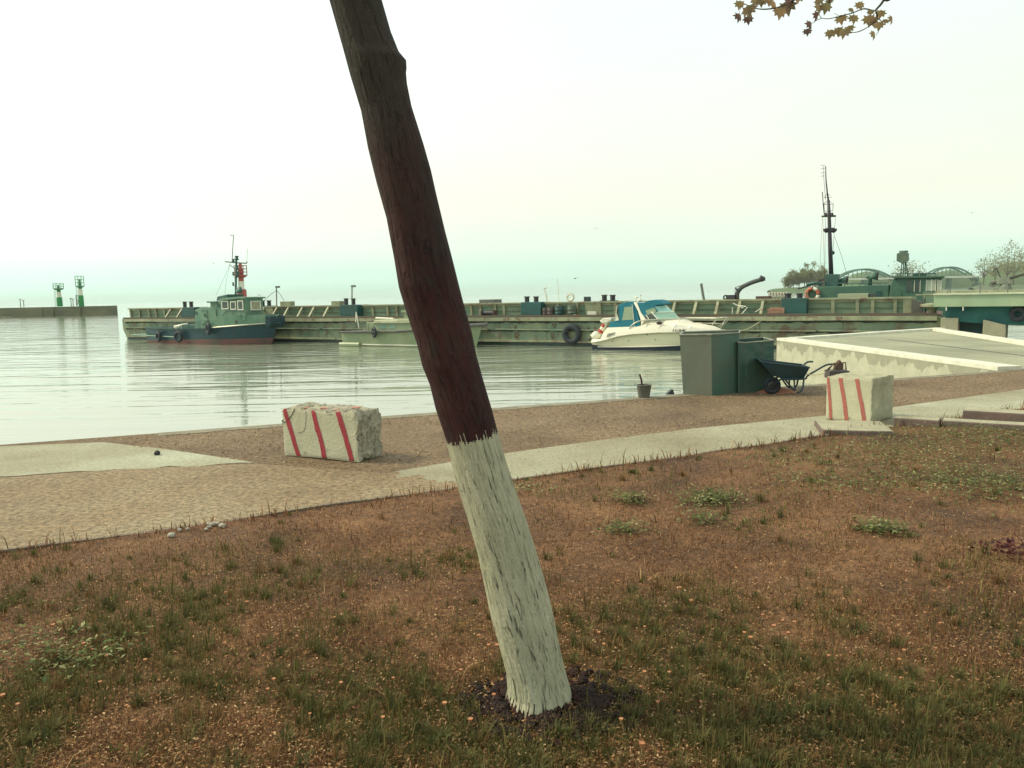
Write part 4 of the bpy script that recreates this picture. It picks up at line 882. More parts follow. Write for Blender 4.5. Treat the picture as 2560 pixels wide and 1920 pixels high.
for k in range(7): s.torus((-.5+k*.17, 0, .19), .17, .05, Matrix.Rotation(R(80), 3, 'Z'), 18, 6)
s.build('hose', mat('pale hose', (.52, .50, .38), (.40, .38, .28), 6, .8), t, smooth=True)
junk = [(905, 'flat white board', .5, .3, .05), (925, 'short white plank', .7, .2, .06), (1166, 'long white sheet', .5, .3, .05), (1190, 'pale plank', .6, .3, .05), (1297, 'white scrap', .35, .3, .07), (1388, 'small white canister', .18, .2, .14), (1437, 'white float', .18, .2, .16), (1459, 'flat pale tarp', .6, .4, .08), (1480, 'upright white panel', .65, .15, .36), (1528, 'pale folded sheet', .45, .4, .06), (1716, 'small white pot', .18, .2, .14), (1758, 'narrow white crate', .6, .3, .12)]
for px, nm, w_, d_, h_ in junk:
    t = deckthing(nm.replace(' ', '_').split('_')[-1] if nm.split()[-1] in ('board', 'plank', 'sheet', 'tarp', 'panel', 'crate') else 'deck_clutter', f'{nm} lying on the barge deck ' + {905: 'right of the dark bollard box', 925: 'just before the first wall rib', 1166: 'right behind the tree trunk', 1190: 'near the dark deck winch', 1297: 'left of the dark box with twin bollards', 1388: 'at the foot of the teal drum', 1437: 'at the foot of the green drum', 1459: 'above the big tyre', 1480: 'against the wide wall rib', 1528: 'beside the blue canvas of the motorboat', 1716: 'above the motorboat bow rail', 1758: 'between two slanted braces'}[px], 'deck clutter', px, .45, group='white oddments on the barge deck')
    s = MB(); s.box((0, 0, h_/2), (w_, d_, h_), Matrix.Rotation(random.uniform(-.3, .3), 3, 'Z'), .03, .02); s.build('body', WPAINT, t, bevel=.01)
t = deckthing('deck_winch', 'dark rusty winch on the barge deck just right of the tree trunk', 'winch', 1222, .5)
s = MB(); s.lathe([(.17, -.45), (.17, .45)], (0, 0, .3), 12, Matrix.Rotation(R(90), 3, 'Y')); s.build('drum', BOLL, t)
for x in (-.5, .5): s = MB(); s.prism([(x-.04, 0), (x+.04, 0), (x+.04, .5), (x-.04, .5)], -.25, .25); s.build('frame', DECKR, t)

# ---------------------------------------------------------------- generic boat hull
def loft(parent, name, m, L_, hb, zlo, zhi, plan, rake, n=28, nz=6, smooth=True, flare=.12, stern=True, zmin=-2.0, zmax=1.0):
    s = MB()
    for sd in (-1, 1):
        P = []
        for i in range(n+1):
            t = i/n; row = []
            for j in range(nz+1):
                z = zlo(t) + (zhi(t)-zlo(t))*j/nz; zz = (z-zmin)/(zmax-zmin)
                x = t*L_ - rake*(1-zz)*max(0, (t-.6)/.4)**1.5
                row.append((x, sd*hb*plan(t)*(1-flare*(1-zz)*(1+2.2*max(0, t-.5))), z))
            P.append(row)
        s.grid(P if sd < 0 else P[::-1])
        if stern:
            pass
    # transom
    P = [[Vector((0, sd*hb*plan(0)*(1-flare*(1-((zlo(0)+(zhi(0)-zlo(0))*j/nz)-zmin)/(zmax-zmin))), zlo(0)+(zhi(0)-zlo(0))*j/nz)) for j in range(nz+1)] for sd in (-1, 1)]
    s.grid(P[::-1]); o = s.build(name, m, parent, smooth=smooth, auto=40); return o
def deck(parent, name, m, L_, hb, z, plan, n=28, t0=0, t1=1, inset=.0):
    s = MB(); s.grid([[(L_*t, -(hb-inset)*plan(t), z(t)), (L_*t, 0, z(t)+.04), (L_*t, (hb-inset)*plan(t), z(t))] for t in [t0+(t1-t0)*i/n for i in range(n+1)]]); o = s.build(name, m, parent); return o
def frame_from(pxa, Ya, pxb, Yb, py=850):
    a, c = D(pxa, py, Ya), D(pxb, py, Yb); return Frame((a.x, a.y, 0), math.atan2(c.y-a.y, c.x-a.x)), math.hypot(c.x-a.x, c.y-a.y)
plan_tug = lambda t: (1-.22*max(0, (.3-t)/.3)**2) if t < .5 else max(.02, 1-((t-.5)/.5)**2.4)

# ---------------------------------------------------------------- tug
FT, TL = frame_from(404, 69.5, 704, 61.8)
tug = thing('tugboat', 'small green and dark teal tugboat with red boot topping moored beside the barge', 'tugboat', FT.loc, FT.rz)
tp = lambda x, y, b_=-1.7: FT.pl(x, y, b_)
HBt = 2.0
zs = [(tp(372, 822).z), tp(530, 822).z, tp(530, 790).z, tp(700, 787, -.3).z]
def lerp(tab, t): return float(np.interp(t, [a for a, _ in tab], [b_ for _, b_ in tab]))
tx = lambda x, y=800, b_=-1.7: tp(x, y, b_).x/TL
sheer = [(0, tp(372, 820).z), (tx(440), tp(440, 823).z), (tx(528), tp(528, 820).z), (.99, tp(705, 806, 0).z)]
z_sh = lambda t: lerp(sheer, t)
z_bt = lambda t: lerp([(0, WZ+.22), (.5, WZ+.42), (1, WZ+.52)], t)
loft(tug, 'boot_topping', BOOT, TL, HBt, lambda t: WZ-.7, z_bt, plan_tug, 1.3)
loft(tug, 'hull', NAVY, TL, HBt, z_bt, z_sh, plan_tug, 1.3)
deck(tug, 'deck', TUGD, TL, HBt, lambda t: z_sh(t)-.05, plan_tug)
tb0 = tx(532); 
def bul(parent, name, m, ta, tb_, za, zb, thick=.06):
    s = MB()
    for sd in (-1, 1):
        P = []; n_ = 22
        for i in range(n_+1):
            t = ta + (tb_-ta)*i/n_; y = HBt*plan_tug(t); P.append([(t*TL, sd*y*1.0, za(t)), (t*TL, sd*(y+.02), zb(t)), (t*TL, sd*(y-thick), zb(t)), (t*TL, sd*(y-thick), za(t))])
        s.grid(P if sd < 0 else P[::-1])
    o = s.build(name, m, parent, smooth=False); fixn(o)
bul(tug, 'bulwark', TUGG, tb0, .985, lambda t: z_sh(t)+.002, lambda t: lerp([(tb0, tp(535, 792).z), (tx(560), tp(560, 789).z), (1, tp(704, 785, 0).z)], t))
s = MB()
for sd in (-1, 1): s.tube([(t*TL, sd*(HBt*plan_tug(t)+.02), z_sh(t)+.01) for t in [tb0+(.985-tb0)*i/20 for i in range(21)]], .05, 6)
s.build('rubbing_strake', CHROME, tug)
bul(tug, 'stern_bulwark', TUGD, .01, tx(440), lambda t: z_sh(t)-.02, lambda t: z_sh(t)+.16)
s = MB(); a = tp(345, 836, -1); s.bb((a.x-.1, -1.6, a.z-.08), (.5, 1.6, a.z+.04)); s.tube([(a.x, -1.7, a.z), (tp(445, 842).x, -2.0, tp(445, 842).z)], .05, 6); s.build('stern_platform', TUGG, tug)
s = MB(); c_ = tp(696, 800, 0); s.prism([(c_.x-.42, c_.z-.55), (c_.x-.30, c_.z+.38), (c_.x+.34, c_.z+.36), (c_.x+.40, c_.z-.25), (c_.x+.05, c_.z-.62)], -.75, .75, lambda x, y, z: Vector((x - .55*abs(y)**1.5, y, z))); o = s.build('bow_fender', mat('bow fender', (.01, .045, .055), (.02, .04, .045), 5, .9, .03, 12), tug, bevel=.12); fixn(o)
# cabins (side at b=-1.25)
cb = -1.25; P2 = lambda x, y: (tp(x, y, cb).x, tp(x, y, cb).z)
s = MB(); s.prism([P2(487, 826), P2(487, 775), P2(505, 768), P2(526, 768), P2(526, 826)], cb, -cb); o = s.build('aft_cabin', TUGG, tug, bevel=.03); fixn(o)
s = MB(); s.prism([P2(526, 826), P2(526, 756), P2(545, 754), P2(556, 752), P2(556, 826)], cb-.001, -cb); o = s.build('engine_casing', TUGG, tug); fixn(o)
wh = MB(); wh.prism([P2(554, 806), P2(553, 752), P2(562, 748), P2(595, 745.5), P2(615, 746), P2(615, 800)], cb-.10, .5, lambda x, y, z: Vector((x, y*(.93 if z > .9 else 1), z))); o = wh.build('wheelhouse', TUGG, tug, bevel=.03); fixn(o)
s = MB(); s.prism([P2(552, 749), P2(562, 745), P2(595, 742), P2(617, 743), P2(617, 746.5), P2(600, 746), P2(553, 752)], cb-.22, .65); o = s.build('wheelhouse_roof', TUGG, tug); fixn(o)
for x0, x1, y0, y1 in ((558, 574, 752, 773), (580, 593, 753, 774), (598, 611, 751, 775)):
    fy = cb-.13
    w_ = MB(); a, c = P2(x0+2, y1-2), P2(x1-2, y0+2); w_.bb((a[0], fy, a[1]), (c[0], fy+.02, c[1])); wo_ = w_.build('window', GLASSD, tug)
    s = MB(); A, C_ = P2(x0, y1), P2(x1, y0); th = .075
    s.bb((A[0], fy-.03, A[1]), (C_[0], fy-.002, A[1]+th)); s.bb((A[0], fy-.03, C_[1]-th), (C_[0], fy-.002, C_[1])); s.bb((A[0], fy-.03, A[1]+th), (A[0]+th, fy-.002, C_[1]-th)); s.bb((C_[0]-th, fy-.03, A[1]+th), (C_[0], fy-.002, C_[1]-th))
    s.build('frame', WPAINT, wo_)
s = MB(); fx = P2(615, 760)[0]; fz0, fz1 = P2(624, 774)[1], P2(624, 755)[1]; s.bb((fx+.002, -.75, fz0), (fx+.03, .1, fz1)); wo_ = s.build('window', mat('pale pane', (.40, .40, .26), None, 3, .1), tug)
s = MB(); s.bb((fx+.004, -.85, fz0-.07), (fx+.06, .2, fz0)); s.bb((fx+.004, -.85, fz1), (fx+.06, .2, fz1+.07)); s.bb((fx+.004, -.85, fz0), (fx+.06, -.75, fz1)); s.bb((fx+.004, .1, fz0), (fx+.06, .2, fz1)); s.build('frame', WPAINT, wo_)
s = MB(); s.prism([P2(535, 752), P2(537, 742), P2(562, 736), P2(562, 746), P2(554, 752)], -1.0, .6); o = s.build('canopy', TUGD, tug); fixn(o)
s = MB(); s.bb((P2(522, 757)[0], cb-.2, P2(522, 757)[1]), (P2(545, 753)[0], -cb, P2(545, 753)[1])); s.build('canopy_deck', TUGD, tug)
def ttube(name, pts, r, m, b_=-1.35, parent=None): s = MB(); s.tube([tp(x, y, b_) for x, y in pts], r, 6); return s.build(name, m, parent or tug)
ttube('handrail', [(552, 812), (553, 800), (558, 787), (566, 778), (580, 775), (604, 777), (618, 778)], .03, TUGD, -1.5)
for x in (565, 582, 602): ttube('handrail_post', [(x, 777), (x, 793)], .02, TUGD, -1.5)
ttube('railing', [(488, 807), (505, 800), (530, 800), (545, 806)], .025, TUGD, -1.8); ttube('railing', [(390, 826), (392, 808), (445, 806), (486, 806)], .02, TUGD, -1.7); ttube('railing', [(392, 816), (486, 815)], .015, TUGD, -1.7)
for x in (410, 430, 450, 470, 500, 518, 540): ttube('railing_post', [(x, 806), (x, 824)], .02, TUGD, -1.75)
ttube('pipe', [(503, 775), (518, 777), (519, 800), (506, 812)], .03, TUGD, -1.3); ttube('pipe', [(540, 772), (541, 790), (548, 800), (548, 812)], .03, TUGD, -1.3)
for x, y in ((546, 764), (513, 788), (490, 782)):
    s = MB(); q = tp(x, y, -1.27); s.torus((q.x, q.y, q.z), .13, .03, None, 14, 6); s.build('porthole', TUGD, tug)
s = MB(); q = tp(590, 805, -2.02); s.lathe([(.14, 0), (.14, .05), (.08, .05)], (q.x, -1.98, q.z), 12, Matrix.Rotation(R(90), 3, 'X')); s.build('hawsepipe', BOLL, tug)
s = MB(); q0, q1 = tp(438, 818, -.6), tp(468, 812, -.6); s.tube([q0, q1], .17, 8); s.tube([tp(440, 824, -.3), tp(480, 820, -.3)], .12, 8); s.build('life_raft', WPAINT, tug, smooth=True)
s = MB(); s.bb((tp(432, 800).x, -.9, z_sh(.3)-.05), (tp(486, 800).x, .9, z_sh(.3)+.35)); s.build('towing_hatch', TUGD, tug)
# mast and its gear
ttube('mast', [(589, 746), (590, 700), (591, 640)], .085, TUGD, 0)
ttube('cross_yard', [(563, 654), (590, 657), (616, 658), (618, 655)], .05, MASTD, 0); ttube('aerial', [(580, 656), (583, 600), (584, 588), (575, 588)], .03, MASTD, 0); ttube('aerial', [(617, 655), (619, 622)], .012, MASTD, 0)
ttube('gaff', [(574, 662), (589, 672)], .035, MASTD, 0)
for x, y, w_, h_ in ((592, 645, .32, .34), (584, 651, .2, .24), (593, 668, .28, .3), (583, 684, .18, .26), (583, 710, .18, .26), (594, 684, .34, .3)):
    s = MB(); q = tp(x, y, 0); s.lathe([(w_*.5, 0), (w_*.5, h_*.3), (w_*.35, h_*.35), (w_*.35, h_*.75), (w_*.5, h_*.8), (w_*.5, h_)], (q.x, 0, q.z-h_/2), 12); s.build('mast_lamp', TUGD, tug)
ttube('lamp_bracket', [(583, 689), (590, 690)], .02, TUGD, 0); ttube('lamp_bracket', [(583, 714), (590, 716)], .02, TUGD, 0); ttube('ladder', [(596, 668), (598, 744)], .025, TUGD, .1)
for pts in ([(574, 662), (560, 695), (540, 738)], [(574, 664), (566, 700), (562, 735)], [(590, 640), (574, 662)], [(580, 685), (590, 700)]): ttube('stay', pts, .010, MASTD, 0)
q = tp(600, 727, -.3); s = MB(); s.lathe([(.06, -.25), (.14, -.1), (.30, .12), (.32, .16)], (q.x, -.3, q.z), 16, Matrix.Rotation(R(60), 3, 'X')); s.build('loudhailer', TUGD, tug, smooth=True)
def tyre_on(fr, px, py, b_, R_, r_, label, rot=0):
    p = fr.pl(px, py, b_); q = fr.loc + fr.u*p.x + fr.b*b_; return tyre_thing((q.x, q.y, p.z), fr.rz + rot, R_, r_, label)
tyre_on(FT, 396, 842, -2.05, .34, .12, 'black tyre fender nearest the tug stern', R(-18)); tyre_on(FT, 446, 842, -2.2, .34, .12, 'black tyre fender on the tug side, second from the stern', R(10)); tyre_on(FT, 521, 822, -2.2, .36, .14, 'black tyre fender hanging amidships below the tug cabin', R(-25))

# ---------------------------------------------------------------- grey green launch
FL, LL = frame_from(882, 59.5, 1216, 53.2)
lau = thing('launch', 'pale green old launch with canvas roof moored behind the tree trunk', 'launch', FL.loc, FL.rz)
lp = lambda x, y, b_=-1.35: FL.pl(x, y, b_)
plan_l = lambda t: (1-.12*max(0, (.3-t)/.3)**2) if t < .45 else max(.015, 1-((t-.45)/.55)**2.2)
zl = lambda t: lerp([(0, lp(862, 829).z), (.45, lp(1010, 829).z+.03), (.75, lp(1130, 819, -.8).z), (1, lp(1216, 811, 0).z)], t)
loft(lau, 'hull', LAUN, LL, 1.5, lambda t: WZ-.6, zl, plan_l, 1.0, flare=.2)
s = MB()
for sd in (-1, 1): s.tube([(t*LL, sd*(1.5*plan_l(t)+.03), zl(t)-.03) for t in [i/24 for i in range(25)]], .085, 6)
s.build('gunwale_strake', mat('gunwale', (.05, .06, .06), (.10, .10, .08), 2, .7), lau)
s = MB()
for sd in (-1, 1): s.tube([(t*LL - 1.0*.82*max(0, (t-.6)/.4)**1.5, sd*(1.5*plan_l(t)*(1-.2*.82*(1+2.2*max(0, t-.5)))+.03), WZ+.12) for t in [.17+.81*i/24 for i in range(25)]], .045, 6)
s.build('waterline_stripe', WPAINT, lau)
s = MB(); s.tube([(-.02, -1.35, WZ+.1), (LL*.17, -1.5, WZ+.12)], .17, 8); s.build('stern_sponson', LAUN, lau)
deck(lau, 'deck', GREYP, LL, 1.5, lambda t: zl(t)-.03, plan_l)
lb = -1.0; L2 = lambda x, y: (lp(x, y, lb).x, lp(x, y, lb).z)
s = MB(); s.prism([L2(915, 830), L2(915, 806), L2(936, 805), L2(936, 808), L2(1120, 806), L2(1130, 826)], lb, -lb); o = s.build('cabin', LAUN, lau, bevel=.03); fixn(o)
for x0, x1 in ((948, 964), (973, 987), (1060, 1076)):
    s = MB(); a, c = L2(x0, 822), L2(x1, 812); s.bb((a[0], lb-.02, a[1]), (c[0], lb+.01, c[1])); s.build('window', mat('launch window', (.22, .36, .27), (.15, .25, .2), 3, .1), lau)
s = MB(); s.prism([L2(935, 809), L2(938, 800), L2(960, 802), L2(985, 802), L2(1003, 797), L2(1040, 797), L2(1100, 803), L2(1100, 808)], lb-.12, -lb+.12); o = s.build('canvas_roof', mat('pale canvas', (.42, .44, .28), (.33, .36, .23), 2, .8, .01, 6), lau, bevel=.05); fixn(o)
s = MB(); s.tube([lp(940, 795, -.6), lp(984, 797, -.6)], .07, 8); s.build('boat_pole', WPAINT, lau)
s = MB(); s.prism([L2(1003, 797), L2(1003, 781), L2(1016, 781), L2(1014, 797)], -.7, .7); s.prism([L2(998, 781), L2(1000, 776.5), L2(1020, 776), L2(1021, 781)], -.85, .85); o = s.build('steering_position', LAUN, lau); fixn(o)
def ltube(name, pts, r, m, b_=-1.0): s = MB(); s.tube([lp(x, y, b_) for x, y in pts], r, 6); return s.build(name, m, lau)
ltube('ladder', [(890, 780), (897, 819)], .045, WPAINT); ltube('ladder', [(890, 784), (889, 806)], .035, WPAINT)
for x in (869, 883, 904, 915, 921): ltube('rail_post', [(x, 829), (x, 808)], .025, GREYP, -1.25)
ltube('rail', [(868, 808), (884, 806)], .018, GREYP, -1.25); ltube('rail', [(900, 806), (922, 805)], .018, GREYP, -1.25)
tyre_on(FL, 935, 831, -1.62, .30, .10, 'black tyre fender hanging on the launch side left of the trunk', R(-30))
q0 = lp(1216, 812, 0); s = MB(); s.tube([(q0.x-.1, 0, q0.z-.1), (q0.x+.05, 0, q0.z+.14)], .06, 8); s.tube([(q0.x-2.2, -.7, q0.z-.02), (q0.x, -.0, q0.z+.1)], .05, 6); s.build('bow_post', GREYP, lau)

# ---------------------------------------------------------------- white motorboat
FM, ML = frame_from(1496, 50.0, 1808, 46.2)
mb_ = thing('motorboat', 'white cabin motorboat with teal canvas covers moored by the barge', 'motorboat', FM.loc, FM.rz)
mp_ = lambda x, y, b_=-1.2: FM.pl(x, y, b_)
mt = lambda x: mp_(x, 830, -1.0).x/ML
plan_m = lambda t: (1-.10*max(0, (.3-t)/.3)**2) if t < .42 else max(.01, 1-((t-.42)/.58)**2.3)
rub = [(0, mp_(1484, 858).z), (mt(1520), mp_(1520, 850).z), (mt(1550), mp_(1550, 841).z), (mt(1585), mp_(1585, 836).z), (mt(1650), mp_(1650, 832).z), (1, mp_(1806, 829, 0).z)]
z_rub = lambda t: lerp(rub, t)
z_low = lambda t: lerp([(0, mp_(1500, 862).z), (.1, mp_(1500, 866).z), (.55, mp_(1620, 866).z), (.8, mp_(1720, 860).z), (1, mp_(1806, 833, 0).z)], t)
loft(mb_, 'bottom_paint', mat('antifouling', (.01, .02, .035), None, 3, .6), ML, 1.28, lambda t: WZ-.35, z_low, plan_m, 1.2, flare=.1, zmin=-1.6, zmax=.4)
loft(mb_, 'hull', CREAM, ML, 1.30, z_low, z_rub, plan_m, 1.2, flare=.16, zmin=-1.6, zmax=.4)
ztop = [(0, mp_(1486, 849).z), (mt(1503), mp_(1503, 848).z), (mt(1512), mp_(1512, 830).z), (mt(1521), mp_(1521, 819).z), (mt(1601), mp_(1601, 816).z), (mt(1625), mp_(1625, 812).z), (mt(1700), mp_(1700, 817, -1.1).z), (1, mp_(1806, 827, 0).z)]
z_top = lambda t: lerp(ztop, t)
s = MB()
tt = sorted(set([i/44 for i in range(45)] + [mt(1503), mt(1512), mt(1521)]))
crown_z = lambda t: lerp([(0, mp_(1486, 849, 0).z), (mt(1503), mp_(1503, 848, 0).z), (mt(1512), mp_(1512, 830, 0).z), (mt(1521), mp_(1521, 818, 0).z), (mt(1600), mp_(1600, 813, 0).z), (mt(1608), mp_(1608, 801, -.6).z), (mt(1700), mp_(1700, 799, -.3).z), (mt(1722), mp_(1722, 808, 0).z), (mt(1748), mp_(1748, 811, 0).z), (mt(1778), mp_(1778, 817, 0).z), (1, mp_(1806, 826, 0).z)], t)
for sd in (-1, 1):
    P = []
    for t in tt:
        y = 1.31*plan_m(t); zr, z1, z2 = z_rub(t)+.01, z_top(t), crown_z(t); z1 = max(z1, zr+.01)
        P.append([(t*ML, sd*y, zr), (t*ML, sd*y*.985, zr+(z1-zr)*.5), (t*ML, sd*y*.93, z1), (t*ML, sd*y*.72, z1+(z2-z1)*.35), (t*ML, sd*y*.60, z1+(z2-z1)*.92), (t*ML, sd*y*.3, z2+.01), (t*ML, 0, z2+.02)])
    s.grid(P if sd < 0 else P[::-1])
o = s.build('topsides', WHITE, mb_, smooth=True, auto=35)
s = MB()
for sd in (-1, 1): s.tube([(t*ML, sd*(1.31*plan_m(t)+.012), z_rub(t)) for t in [i/40 for i in range(41)]], .032, 6)
s.build('rub_strake', mat('strake', (.32, .32, .22), None, 3, .4), mb_)
s = MB()
for sd in (-1, 1): s.tube([(t*ML-1.2*.7*max(0, (t-.6)/.4)**1.5, sd*(1.30*plan_m(t)*.90), WZ+.18+.30*t*t) for t in [.05+.8*i/30 for i in range(31)]], .03, 5)
s.build('spray_rail', WHITE, mb_)
M2 = lambda x, y, b_=-1.0: (mp_(x, y, b_).x, mp_(x, y, b_).z)
# canvas covers with tumblehome
def cprism(poly, half, zt, zb, k=.72):
    s = MB(); pts = [M2(x, y, -half) for x, y in poly]
    return s.prism(pts, -half, half, lambda x, y, z: Vector((x, y*(1-(1-k)*max(0, min(1, (z-zb)/(zt-zb)))), z)))
zb_, zt_ = M2(1560, 818)[1], M2(1560, 754)[1]
o = cprism([(1521, 820), (1524, 806), (1535, 802.5), (1546, 801), (1541, 763), (1552, 757.5), (1566, 754), (1581, 754), (1593, 786), (1601, 816), (1560, 818.5)], 1.1, zt_, zb_).build('aft_canvas', CANVAS, mb_, bevel=.05); fixn(o)
o = cprism([(1607, 798), (1588, 757), (1604, 757), (1618, 751.5), (1634, 749.5), (1645, 752), (1656, 759), (1657, 762), (1640, 763), (1632, 767), (1642, 779), (1628, 786), (1611, 795)], 1.05, zt_, zb_, .74).build('fore_canvas', CANVAS, mb_, bevel=.04); fixn(o)
o = cprism([(1579, 756), (1588, 756.5), (1600, 782), (1613, 798), (1611, 801), (1602, 816), (1601, 802), (1592, 778)], 1.14, zt_, zb_, .74).build('radar_arch', WHITE, mb_, bevel=.04); fixn(o)
kf = lambda y, k, z: y*(1-(1-k)*max(0, min(1, (z-zb_)/(zt_-zb_))))
def mpanel(name, poly, half, m, k, parent=None, out=.012):
    s = MB(); V = []
    for x, y in poly:
        p = M2(x, y, -half); V.append((p[0], kf(-half, k, p[1])-out, p[1]))
    s.add(V, [tuple(range(len(V)))]); s.build(name, m, parent or mb_); s = MB(); s.add([(a, -b_, c) for a, b_, c in V], [tuple(range(len(V)-1, -1, -1))]); return s.build(name, m, parent or mb_)
mpanel('canvas_window', [(1554, 801), (1558, 768), (1577, 766.5), (1583, 799)], 1.1, CLEARV, .72)
mpanel('canvas_window', [(1611, 777), (1632, 769), (1640, 778), (1618, 788)], 1.05, CLEARV, .74)
mpanel('canvas_flap', [(1535, 802), (1540, 784), (1546, 801)], 1.12, WPAINT, .75)
s = MB()
for pts in ([(1533, 800), (1538, 788), (1540, 763)], [(1577, 761), (1586, 814)]): s = MB(); s.tube([Vector((M2(x, y, -1.12)[0], kf(-1.14, .72, M2(x, y, -1.12)[1])-.03, M2(x, y, -1.12)[1])) for x, y in pts], .022, 6); s.build('canvas_pole', CHROME, mb_)
# windscreen
M_SCR = bpy.data.materials.new('windscreen'); M_SCR.use_nodes = True; n, b, L = nodes_of(M_SCR); b.inputs['Base Color'].default_value = (.45, .74, .58, 1); b.inputs['Roughness'].default_value = .08; b.inputs['Alpha'].default_value = .72
def quadm(name, pts, m, mirror=False):    # pts (px,py,b)
    s = MB(); V = [tuple(mp_(x, y, b_)) for x, y, b_ in pts]; s.add(V, [tuple(range(len(V)))]); return s.build(name, m, mb_)
quadm('windscreen', [(1645, 798, -.95), (1700, 797, -.35), (1686, 780, -.35), (1630, 781, -.92)], M_SCR); quadm('upper_windscreen', [(1632, 780, -.92), (1684, 779, -.35), (1664, 764, -.3), (1634, 766, -.8)], mat('pale visor', (.42, .72, .62), (.34, .66, .58), 2, .15))
quadm('side_glass', [(1611, 798, -1.0), (1643, 798, -.96), (1630, 783, -.93), (1613, 790, -.96)], GLASSD)
s = MB()
for a_, c_ in (((1645, 799, -.97), (1627, 779, -.94)), ((1630, 781, -.94), (1686, 779.5, -.37)), ((1700, 798, -.36), (1664, 763, -.3)), ((1609, 799, -1.02), (1700, 798.5, -.37)), ((1622, 798, -1.0), (1615, 787, -.98))): s.tube([mp_(*a_), mp_(*c_)], .03, 6)
s.build('windscreen_frame', WHITE, mb_)
q = mp_(1649, 807.5, -1.06); s = MB(); s.blob((q.x, -1.065, q.z), .2, 2, 0, (1, .16, .52)); s.build('porthole', mat('porthole glass', (.04, .025, .025), None, 4, .15), mb_, smooth=True)
# rails
s = MB(); rail = [(1574, 822, -1.25), (1577, 815, -1.25), (1590, 806, -1.25), (1602, 802, -1.22), (1640, 799, -1.2), (1700, 797, -.9), (1760, 796.5, -.5), (1797, 796, -.15), (1816, 793, 0)]
for sg in (1, -1): s.tube(curve([Vector((mp_(x, y, b_).x, sg*b_, mp_(x, y, b_).z)) for x, y, b_ in rail], 3), .034, 6)
s.tube([mp_(1800, 794, -.2), mp_(1818, 793, -.1), mp_(1822, 798, 0), mp_(1801, 819, 0)], .028, 6); s.tube([mp_(1818, 794, .2), mp_(1806, 810, .2), mp_(1796, 817, .2)], .026, 6)
s.tube([mp_(1735, 807, .5), mp_(1758, 808, .5), mp_(1786, 808, .3), mp_(1812, 811, 0)], .02, 6)
s.build('pulpit_rail', CHROME, mb_, smooth=True)
for a_, c_ in (((1628, 801, -1.2), (1608, 824, -1.24)), ((1663, 800, -1.1), (1646, 822, -1.22)), ((1701, 797, -.9), (1681, 822, -1.1)), ((1731, 811, -.75), (1720, 822, -.85)), ((1792, 797, -.2), (1780, 813, -.3))):
    s = MB(); s.tube([mp_(*a_), mp_(*c_)], .027, 6); s.build('stanchion', CHROME, mb_)
# arch gear, anchor roller, louvres
s = MB(); q = mp_(1592, 752, 0); s.box((q.x-.1, 0, q.z), (.45, 1.2, .08)); s.blob((q.x, -.1, q.z+.2), .1, 1, .1, (1, 1, .8)); s.tube([(q.x+.2, .1, q.z), (q.x+.2, .1, q.z+.42)], .02, 6); s.blob((q.x+.22, .1, q.z+.35), .06, 1); s.tube([(q.x+.1, -.5, q.z-.1), (q.x+.45, -.5, q.z+.1)], .05, 6); s.build('radar_gear', WPAINT, mb_)
q = mp_(1806, 826, 0); s = MB(); s.box((q.x+.02, 0, q.z), (.35, .16, .12)); s.lathe([(.07, -.1), (.07, .1)], (q.x+.17, 0, q.z-.03), 10, Matrix.Rotation(R(90), 3, 'X')); s.build('anchor_roller', CHROME, mb_)
s = MB()
for k in range(5): s.tube([mp_(1517+k*4.2, 843-k*1.5, -1.30), mp_(1520.5+k*4.2, 834-k*.9, -1.28)], .022, 5)
s.build('engine_louvres', mat('louvre', (.10, .10, .08), None, 3, .6), mb_)
for x, y in ((1531, 853), (1571, 852), (1638, 849), (1617, 837)):
    s = MB(); q = mp_(x, y, -1.24); s.blob((q.x, -1.235, q.z), .035, 1); s.build('through_hull', mat('louvre', (.10, .10, .08)), mb_)
# registration lettering
cu = bpy.data.curves.new('registration', 'FONT'); cu.body = 'P 71-78 MC'; cu.size = .36; cu.extrude = .004; cu.offset = .012; cu.align_x = 'LEFT'; cu.space_character = 1.05
to = bpy.data.objects.new('tmp', cu); link(to); dg = bpy.context.evaluated_depsgraph_get(); me = bpy.data.meshes.new_from_object(to.evaluated_get(dg)); bpy.data.objects.remove(to)
reg = bpy.data.objects.new('registration_number', me); link(reg); me.materials.clear(); me.materials.append(mat('lettering', (.03, .03, .025), None, 3, .6)); reg.parent = mb_
xa, xb = mp_(1682, 826, -1.16), mp_(1714, 826, -1.04); wd = max(v.co.x for v in me.vertices); sc_ = (xb.x-xa.x)/wd
ta, tb2 = xa.x/ML, xb.x/ML; ya, yb = -1.31*plan_m(ta)*.985, -1.31*plan_m(tb2)*.985
for v in me.vertices:
    fx = v.co.x*sc_; t = (xa.x+fx)/ML; zz = z_rub(t)+.06+v.co.y*sc_*1.25; zr, z1 = z_rub(t)+.01, z_top(t); yy_ = 1.31*plan_m(t)
    f_ = (zz-zr)/max(.01, (z1-zr)); y_ = yy_*(1-.015*min(1, f_*2)) if f_ < .5 else yy_*(.985-.055*(f_-.5)*2); v.co = (xa.x+fx, -y_-.04-v.co.z, zz)
